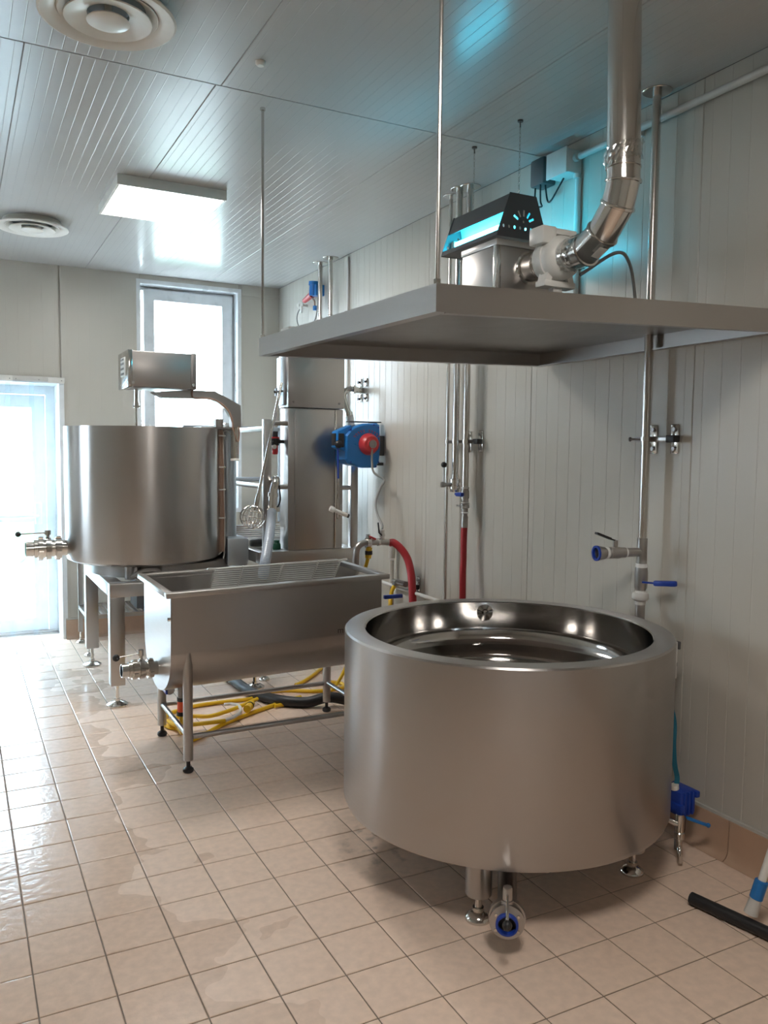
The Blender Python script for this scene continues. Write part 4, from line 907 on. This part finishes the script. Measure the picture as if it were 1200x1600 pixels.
# two pipes further back
for (nm, x, y, lab) in (('far_water_pipe', 2.425, 5.72, 'farther of the two steel pipes rising behind the canopy corner'), ('paired_water_pipe', 2.425, 5.53, 'nearer of the two steel pipes rising behind the canopy corner')):
    t = thing(nm, lab, 'pipe', (x, y, 1.3), 'vertical wall pipes')
    part('pipe', MB().cyl((x, y, .95), (x, y, ZC-.0006), .0165, 18), 'pipe', t); flange(t, x, y, .058)
# wall brackets: two plates, a rail, a black end cap
def bracket(label, y_near, y_far, z, X=2.465, plates=(0.02, .13), clamps=()):
    t = thing('pipe_bracket', label, 'bracket', (2.48, (y_near+y_far)/2, z), 'steel pipe brackets')
    part('rail', MB().box((X-.016, y_near, z-.010), (X+.010, y_far, z+.010), .002), 'satin', t)
    part('end_cap', MB().box((X-.020, y_near-.02, z-.014), (X+.014, y_near+.022, z+.014), .003), 'black', t)
    for s in plates:
        y = y_near+s; pl = part('wall_plate', MB().box((2.4935, y-.018, z-.058), (2.4996, y+.022, z+.058), .004), 'bright', t)
        part('spacer', MB().box((X+.0095, y-.008, z-.012), (2.4938, y+.012, z+.012)), 'satin', t)
        part('bolt', MB().cyl((2.485, y+.002, z+.038), (2.4936, y+.002, z+.038), .009, 6), 'dull', pl); part('bolt', MB().cyl((2.485, y+.002, z-.038), (2.4936, y+.002, z-.038), .009, 6), 'dull', pl)
    for (xc, yc_, r) in clamps:
        part('clamp', ring(MB(), V(xc, yc_, z), (0,0,1), r+.0006, .016, .004).box((xc+r, yc_-.006, z-.007), (X-.0165, yc_+.006, z+.007)) if xc+r < X-.017 else ring(MB(), V(xc, yc_, z), (0,0,1), r+.0006, .016, .004), 'bright', t)
    return t
b_ = bracket('bracket with black end cap clamping the right pipe to the wall', 2.31, 2.50, PX(1062, 686, 2.5).z, clamps=((PXW, yR, .0165),))
part('clamp_screw', MB().cyl((PXW-.006, yR+.021, 1.553), (PXW-.02, yR+.065, 1.553), .004, 8).cyl((PXW-.02, yR+.062, 1.553), (PXW-.021, yR+.067, 1.553), .009, 8), 'dull', b_)
bracket('bracket with black end cap clamping the three pipes to the wall', 3.655, 3.93, PX(753, 690, 2.5).z, clamps=((PXW, y3['thin'], .0095), (XM, y3['mid'], .0185), (PXW, y3['fat'], .0175)))
bracket('low bracket holding the slanting pipe behind the trough end', 4.30, 4.60, PX(652, 915, 2.5).z)
# elbow out of the wall with a pale sleeve below
kb = thing('wall_elbow', 'bent steel pipe coming off the bolted wall plates above the reel', 'pipe', (2.45, 5.13, 1.9))
zk = PX(568, 610, 2.5).z
for dy in (-.045, .045):
    for dz in (-.052, .052): 
        part('wall_plate', MB().box((2.4935, 5.13+dy-.03, zk+dz-.028), (2.4996, 5.13+dy+.03, zk+dz+.028), .004), 'bright', kb)
        part('bolt', MB().cyl((2.482, 5.13+dy*1.1, zk+dz*1.1), (2.4936, 5.13+dy*1.1, zk+dz*1.1), .010, 8), 'dark', kb)
part('pipe', MB().tube(spline([(2.499, 5.13, zk), (2.46, 5.13, zk), (2.41, 5.14, zk+.006), (2.375, 5.15, zk-.01), (2.36, 5.15, zk-.05), (2.372, 5.13, zk-.12), (2.385, 5.11, zk-.17)], 8), .021, 16), 'bright', kb)
part('coupling', ring(MB(), V(2.43, 5.135, zk+.004), (1,0,0), .0215, .02, .008), 'bright', kb); part('coupling', ring(MB(), V(2.384, 5.11, zk-.168), (.1,-.2,-1), .0215, .028, .006), 'bright', kb)
part('sleeve', MB().tube(spline([(2.386, 5.108, zk-.175), (2.395, 5.10, zk-.25), (2.40, 5.09, zk-.36), (2.40, 5.09, 1.15)], 6), .026, 16), 'white', kb, 'pale plastic sleeve')

# ================================================================== HOSE REEL
hr_ = thing('hose_reel', 'blue wall hose reel with red hub beside the steel tower', 'hose reel', (2.3, 4.84, 1.39))
yn, yf_ = 4.775, 4.905
F = lambda x, y: PY(x, y, yn)
sil = [F(541, 680), F(553, 667), F(568, 662), F(590, 661), F(594, 664), F(595, 700), F(593, 722), F(588, 731), F(566, 731), F(545, 725), F(540, 718)]
def loft(a_, y0, y1, sh=0.0):
    mb = MB(); c_ = sum(a_, Vector())/len(a_); ins = lambda p, k: V(c_.x+(p.x-c_.x)*k, p.y, c_.z+(p.z-c_.z)*k)
    rings_ = [[V(ins(p, .93).x, y0, ins(p, .93).z) for p in a_], [V(p.x, y0+.012, p.z) for p in a_], [V(p.x, y1-.012, p.z) for p in a_], [V(ins(p, .93).x, y1, ins(p, .93).z) for p in a_]]
    n = len(a_); vs = [q_ for r_ in rings_ for q_ in r_]
    fs = [tuple(range(n-1, -1, -1)), tuple(range(3*n, 4*n))] + [(j*n+i, j*n+(i+1) % n, (j+1)*n+(i+1) % n, (j+1)*n+i) for j in range(3) for i in range(n)]
    return mb.add(vs, fs)
part('case', loft(sil, yn, yf_), 'blue', hr_, smooth=25)
m0, m1 = F(528, 674), F(547, 702)
part('hose_mouth', MB().hexa([(m0.x, yn+.02, m1.z+.01), (m1.x+.02, yn+.02, m1.z-.03), (m1.x+.02, yf_-.02, m1.z-.03), (m0.x, yf_-.02, m1.z+.01), (m0.x+.005, yn+.015, m0.z), (m1.x+.02, yn+.015, m0.z+.045), (m1.x+.02, yf_-.015, m0.z+.045), (m0.x+.005, yf_-.015, m0.z)], .008), 'blue', hr_)
part('mouth_opening', MB().box((m0.x-.003, yn+.035, m1.z+.025), (m0.x+.004, yf_-.035, m0.z-.012), .002).box((m0.x+.012, yn+.012, m1.z+.012), (m0.x+.05, yn+.022, m0.z-.012), .002), 'black', hr_)
fb = F(531, 694); fb.y = yn+.03
part('hose_stopper', MB().ball(fb+V(0,-.01,0), .026), 'black', hr_)
hb = F(576, 694)
part('hub', MB().lathe([(.070, .012), (.072, 0), (.060, -.035), (.050, -.048), (.032, -.052), (.030, -.058), (.0, -.058)], (hb.x, yn, hb.z), (0, 1, 0), 32), 'red', hr_)
part('hub_cap', MB().lathe([(.026, -.0585), (.026, -.066), (.018, -.066), (.018, -.062), (.0, -.062)], (hb.x, yn, hb.z), (0, 1, 0), 24), 'dull', hr_)
for k in range(11):
    if k == 5: continue
    a_ = radians(38+k*11); c_ = V(hb.x-.012+.104*cos(a_), yn-.0004, hb.z+.100*sin(a_)*.86); tz_ = V(-sin(a_), 0, cos(a_))
    dr = V(cos(a_), 0, sin(a_)); dec = MB(); dec.bar(c_-dr*.010-tz_*.003, c_+dr*.008-tz_*.003, .0014, .0032, up=tz_); dec.bar(c_+dr*.006-tz_*.006, c_+dr*.006+tz_*.005, .0014, .003, up=dr)
    part('printed_letter', dec, 'red', hr_, 'worn red print above the hub', smooth=0)
for x, y in ((585, 664), (592, 668), (592, 722), (588, 729), (549, 671), (549, 722)):
    q = F(x, y); part('case_screw', MB().cyl((q.x-.004, yn-.002, q.z), (q.x-.004, yn+.016, q.z), .006, 8), 'dblue', hr_)
part('swing_bracket', MB().box((2.44, 4.80, 1.47), (2.499, 4.88, 1.60), .004).box((2.36, 4.81, 1.405), (2.499, 4.87, 1.425), .003).box((2.25, 4.81, 1.684), (2.48, 4.87, 1.692), .002), 'dark', hr_)
nz = F(527, 800); nz.y = yn+.02; ne = V(fb.x, nz.y, PY(530, 760, yn).z)
part('hose', MB().tube([fb+V(0,0,-.02), fb.lerp(ne, .5), V(ne.x, ne.y, F(529, 748).z)], .0055, 10), 'dblue', hr_, 'blue reel hose')
part('hose_end', MB().tube([V(ne.x, ne.y, F(529, 748).z), V(ne.x-.001, ne.y, F(529, 768).z)], .005, 8).tube(spline([V(ne.x, ne.y, F(529, 768).z), V(ne.x-.01, ne.y, F(528, 785).z), V(ne.x-.008, ne.y, nz.z-.035), V(ne.x, ne.y, nz.z-.04), V(ne.x+.008, ne.y, nz.z-.03), V(ne.x+.006, ne.y, F(531, 785).z), V(ne.x, ne.y, F(529, 770).z)], 5), .0028, 6), 'pipe', hr_)
ng = part('spray_nozzle', MB().lathe([(.0, -.062), (.016, -.062), (.019, -.056), (.019, -.032), (.013, -.028), (.013, .03), (.015, .035), (.012, .062), (.0, .063)], V(ne.x-.004, ne.y-.016, nz.z), (1, -.15, -.42), 18), 'white', hr_)
part('nozzle_tip', MB().cyl(V(ne.x-.004, ne.y-.016, nz.z)+V(1,-.15,-.42).normalized()*.0635, V(ne.x-.004, ne.y-.016, nz.z)+V(1,-.15,-.42).normalized()*.075, .013, 14), 'dark', ng)
part('supply_hose', MB().tube(spline([V(hb.x, yn-.05, hb.z-.03), F(577, 722)+V(0,-.04,0), PY(584, 738, 4.70), PY(600, 750, 4.62), PY(594, 763, 4.58), PY(587, 785, 4.55), PY(590, 805, 4.50), PY(597, 820, 4.43), PY(597, 827, 4.42)], 8), .007, 10), 'grey', hr_, 'grey feed hose')

# ---- tap manifold below the reel
mf = thing('tap_manifold', 'steel pipe manifold with small taps behind the trough end', 'pipe', (2.3, 4.7, .8))
ym = 4.42
Q = lambda x, y: PY(x, y, ym)
part('pipe', MB().tube(spline([Q(556, 895), Q(556, 868), Q(559, 855), Q(569, 848), Q(582, 847), Q(600, 847), Q(609, 848)], 8), .020, 16), 'satin', mf)
part('valve_body', MB().cyl(Q(572, 848), Q(578, 848), .031, 16).cyl(Q(575, 846)+V(0,0,.02), Q(575, 846)+V(0,0,.045), .014, 12).cyl(Q(590, 847), Q(593, 847), .024, 12), 'bright', mf)
part('red_lever', MB().bar(Q(576, 838)+V(0,-.01,0), Q(585, 842)+V(0,-.02,0), .02, .012, bev=.003), 'red', mf, 'red tap lever')
sv = part('small_valve', MB().cyl(Q(597, 843), Q(597, 828), .015, 12).cyl(Q(597, 838), Q(597, 834), .019, 8), 'bright', mf)
part('lever', MB().tube([Q(595, 836)+V(0,-.012,0), Q(590, 832)+V(0,-.02,0), Q(588.5, 816)+V(0,-.02,0)], .005, 8), 'black', sv)
part('stem_pipe', MB().cyl(Q(556, 890), V(Q(556, 890).x, ym, .30), .020, 14), 'satin', mf)
yc2 = part('yellow_coupler', MB().cyl(Q(577, 855), Q(576, 861), .019, 14).cyl(Q(576, 866), Q(575, 872), .019, 14), 'yellow', mf)
part('coupler_ring', MB().cyl(Q(576, 860.5), Q(576, 866.5), .023, 14), 'black', yc2)
solo('red_arched_hose', MB().tube(spline([Q(609.5, 848), PY(616, 848.5, 4.40), PY(627, 858, 4.36), PY(637, 874, 4.32), PY(642, 895, 4.28), PY(644, 918, 4.26), PY(645, 945, 4.25), PY(645, 1000, 4.24), PY(640, 1050, 4.23)], 10), .0235, 16), 'hosered', 'red hose arching down from the tap manifold', 'hose', 'red water hoses')
wp = thing('waste_pipe', 'pale plastic pipe standing by the wall behind the red arched hose', 'pipe', (2.45, 4.78, .3))
X_ = 2.455; ywp = PX(612, 880, X_).y
part('pipe', MB().cyl((X_, ywp, .02), (X_, ywp, PX(612, 875, X_).z), .015, 14), 'lgrey', wp)
part('socket', MB().cyl((X_, ywp, PX(612, 872, X_).z), (X_, ywp, PX(612, 845, X_).z), .021, 14).cyl((X_, ywp, PX(612, 845, X_).z), (X_, ywp, PX(612, 842, X_).z), .012, 10), 'lgrey', wp)
slp = MB().tube([PX(596, 909, 2.43), PX(640, 924, 2.43), PX(700, 944, 2.43)], .011, 12)
solo('slanting_pipe', slp, 'lgrey', 'pale pipe running low along the wall behind the near vat', 'pipe')
solo('yellow_feed_hose', MB().tube(spline([Q(575, 872.5), Q(573, 880), Q(570, 890), Q(568, 900), V(2.14, 4.44, .55), V(2.12, 4.46, .30), V(2.02, 4.50, .06), V(1.85, 4.46, .016), V(1.60, 4.42, .016)], 10), .011, 12), 'yellow', 'yellow hose dropping from the yellow coupler behind the trough', 'hose', 'yellow hoses')
yl = thing('yellow_hose_bend', 'short yellow hose bend under the low wall bracket', 'hose', (2.36, 4.3, .6), 'yellow hoses')
part('hose', MB().tube(spline([PX(618, 913, 2.40), PX(613, 922, 2.38), PX(610, 935, 2.36), PX(609, 950, 2.34), V(2.32, 4.45, .4)], 8), .013, 12), 'yellow', yl)
part('hose_end', MB().cyl(PX(617, 914, 2.402), PX(622, 910, 2.404), .02, 12).cyl(PX(622, 910, 2.404), PX(634, 913, 2.41), .018, 12), 'dull', yl)

# ---- plugs on the wall behind the canopy corner
ws = thing('wall_plug', 'red plug in a blue wall coupler behind the canopy corner', 'plug', (2.44, 5.9, 2.5))
K = lambda x, y: PX(x, y, 2.44)
part('coupler', MB().cyl(K(491, 442), K(490, 462), .035, 16).cyl(K(491, 440), K(490.8, 446), .042, 16).box(K(494, 445)+V(-.01,-.02,-.08), V(2.4995, K(494, 445).y+.05, K(494, 445).z)), 'blue', ws)
part('plug', MB().cyl(K(488, 460), K(476, 470), .026, 14, r1=.020), 'red', ws)
part('lead', MB().tube(spline([K(486, 464), K(491, 470), K(492, 478)], 6), .007, 8), 'copper', ws); part('lead_end', MB().cyl(K(492, 478), K(492, 485), .016, 10), 'blue', ws)
co = thing('coiled_cable', 'thin cable hanging in a loop from a white reel clip on the wall', 'cable', (2.44, 6.0, 2.3))
part('clip', MB().lathe([(.012, -.006), (.03, -.006), (.03, .006), (.012, .006)], K(469, 477), (1, .6, 0), 18, closed=True).box(K(471, 483)+V(-.008,-.012,-.03), K(471, 483)+V(.004,.012,.02), .003).box((2.446, K(469,477).y-.01, K(469,477).z-.01), (2.4995, K(469,477).y+.01, K(469,477).z+.01)), 'white', co)
part('cable', MB().tube(spline([K(470, 480), K(465, 490), K(464, 500), K(467, 510), K(475, 516), K(484, 512), K(492, 500), K(496, 480), K(499, 440), K(501, 420)], 8), .005, 8), 'grey', co)
solo('cable_duct', MB().box((2.484, 5.36, 1.6), (2.4995, 5.385, 2.87), .003), 'lgrey', 'narrow pale cable duct beside the two far pipes', 'cable duct')
solo('white_carton', MB().hexa([(1.21,3.18,1.968),(1.36,3.18,1.972),(1.36,3.275,1.972),(1.21,3.275,1.968),(1.21,3.18,1.998),(1.36,3.18,2.003),(1.36,3.275,2.003),(1.21,3.275,1.998)], .003), 'white', 'small white carton on the far corner of the canopy', 'carton')
solo('black_clip', MB().box((1.40, 3.14, 1.973), (1.50, 3.2, 1.998), .003).box((1.415, 3.15, 1.998), (1.43, 3.19, 2.012)).box((1.45, 3.15, 1.998), (1.465, 3.19, 2.012)), 'black', 'small black clip beside the white carton on the canopy', 'clip')

# ================================================================== ON THE FLOOR
Z = lambda x, y, r: PZ(x, y, r)
r_ = .0115
yh_ = thing('yellow_hose', 'yellow garden hose lying in loops under the long trough', 'hose', (1.3, 4.0, 0), 'yellow hoses')
H1, H2 = r_, r_*2.9
pth = [V(DXx, DYy, .187), V(DXx, DYy, .10), PZ(279, 1139, H1), PZ(265, 1136, H1), PZ(256, 1129, H1), PZ(263, 1116, H1), PZ(280, 1110, H1), PZ(301, 1104, H1), PZ(332, 1099, H1), PZ(367, 1095, H1), PZ(395, 1091, H1), PZ(411, 1083, H1), PZ(444, 1079, H1), PZ(491, 1080, H1), PZ(521, 1077, H1), PZ(536, 1074, H1), PZ(534, 1068, H1), PZ(516, 1066, H1), PZ(490, 1070, H1)]
part('hose', MB().tube(spline(pth, 8), r_, 12), 'yellow', yh_)
part('hose_loop', MB().tube(spline([PZ(275, 1121, H2), PZ(301, 1119, H2), PZ(327, 1119, H2), PZ(353, 1112, H2), PZ(377, 1103, H2), PZ(402, 1092, H2)], 8), r_, 12), 'yellow', yh_)
part('hose_loop', MB().tube(spline([PZ(262, 1126, H2), PZ(278, 1134, H2), PZ(301, 1132, H2), PZ(329, 1129, H2), PZ(352, 1126, H2)], 8), r_, 12), 'yellow', yh_)
part('hose_run', MB().tube(spline([PZ(290, 1160, H1), PZ(313, 1151, H1), PZ(340, 1136, H1), PZ(367, 1124, H1), PZ(407, 1109, H1), PZ(451, 1094, H1), PZ(470, 1089, H1)], 8), r_, 12), 'yellow', yh_)
part('grey_tube', MB().tube(spline([PZ(352, 1126, H2), PZ(366, 1120, H2+.004), PZ(376, 1111, H2+.006), PZ(373, 1103, H2+.006), PZ(362, 1100, H2), PZ(350, 1101, H2)], 8), .009, 10), 'lgrey', yh_)
na, nb = PZ(386, 1108, .045), PZ(394, 1099, .047)
hz = part('hose_nozzle', MB().cyl(na, na.lerp(nb, .55), .022, 16).cyl(na.lerp(nb, .55), nb, .017, 14), 'yellow', yh_)
part('nozzle_ring', MB().cyl(na.lerp(nb, .50), na.lerp(nb, .62), .0235, 16), 'black', hz)
solo('yellow_spare_hose', MB().tube(spline([PZ(462, 1070, H1), PZ(472, 1066, H1), PZ(485, 1058, H1), PZ(498, 1048, H1), PZ(512, 1036, H1), PZ(530, 1020, H1)], 8), r_, 12), 'yellow', 'yellow hose running back along the floor behind the trough legs', 'hose', 'yellow hoses')
solo('black_suction_hose', MB().tube(spline([V(1.50, 5.35, .032), V(1.53, 5.05, .032), V(1.54, 4.80, .032), V(1.57, 4.62, .032), V(1.66, 4.45, .032), V(1.78, 4.36, .032), V(1.9, 4.31, .060), V(2.05, 4.24, .032), V(2.25, 4.08, .032), V(2.32, 3.85, .032)], 8), .0315, 16), 'black', 'thick black suction hose on the floor behind the trough', 'hose')

# squeegee leaning at the right edge
sq = thing('floor_squeegee', 'black bladed floor squeegee with white pole at the right edge', 'squeegee', (2.25, 1.65, 0))
e0, e1 = V(2.133, 1.852, .021), V(2.232, 1.382, .021)
dirs = (e1-e0).normalized(); perp = V(-dirs.y, dirs.x, 0)
part('blade', MB().tube([e0, e0.lerp(e1, .5), e1], .0205, 14), 'black', sq)
part('rubber_lip', MB().bar(e0+V(0,0,-.0115)-perp*-.012, e1+V(0,0,-.0115)-perp*-.012, .012, .017), 'grey', sq)
mid = e0.lerp(e1, .42)
ptop = V(2.435, 1.565, .95); pbot = mid+V(.012, .01, .03)
pd_ = (ptop-pbot).normalized()
part('socket', MB().cyl(pbot, pbot+pd_*.055, .022, 14, r1=.018), 'lgrey', sq)
part('collar', MB().cyl(pbot+pd_*.05, pbot+pd_*.112, .0205, 16, bev=.003), 'blue', sq, 'blue collar')
part('pole', MB().cyl(pbot+pd_*.11, ptop, .0125, 14), 'white', sq)

# blue fitting and teal strap at the wall end of the vat
bp_ = thing('blue_pump', 'blue plastic pump block hanging at the wall side of the near vat', 'pump', (2.38, 2.15, .15))
part('housing', MB().box((2.345, 2.10, .150), (2.425, 2.20, .245), .010).box((2.335, 2.09, .165), (2.36, 2.21, .20), .006).box((2.415, 2.09, .215), (2.435, 2.21, .24), .005), 'dblue', bp_)
for k in range(3): part('rib', MB().box((2.36+k*.02, 2.094, .155), (2.368+k*.02, 2.0995, .240), .001), 'dblue', bp_)
part('lever', MB().bar((2.36, 2.085, .155), (2.43, 2.045, .128), .02, .008, bev=.002).ball(V(2.43, 2.045, .128), .009, 8, 6), 'blue', bp_)
part('neck', MB().cyl((2.355, 2.14, .245), (2.352, 2.14, .262), .016, 12), 'cream', bp_)
part('stand_leg', MB().cyl((2.39, 2.15, .0006), (2.39, 2.15, .151), .012, 10), 'dull', bp_)
def ribbon(pts, w, th, dirw):
    mb = MB(); P = spline(pts, 8); n = len(P); dw = Vector(dirw).normalized(); vs = []
    for i, q_ in enumerate(P):
        t_i = (P[min(i+1, n-1)]-P[max(i-1, 0)]).normalized(); nn = t_i.cross(dw).normalized()
        vs += [q_-dw*w/2-nn*th/2, q_+dw*w/2-nn*th/2, q_+dw*w/2+nn*th/2, q_-dw*w/2+nn*th/2]
    fs = [(4*i+k, 4*i+(k+1) % 4, 4*i+4+(k+1) % 4, 4*i+4+k) for i in range(n-1) for k in range(4)] + [(3,2,1,0), (4*n-4, 4*n-3, 4*n-2, 4*n-1)]
    return mb.add(vs, fs)
solo('teal_strap', ribbon([(2.350, 2.20, .60), (2.366, 2.18, .54), (2.368, 2.165, .48), (2.352, 2.15, .41), (2.352, 2.142, .34), (2.365, 2.14, .29), (2.364, 2.14, .2635)], .018, .004, (.6, -.8, 0)), 'teal', 'teal flat hose hanging between the near vat and the wall', 'strap')
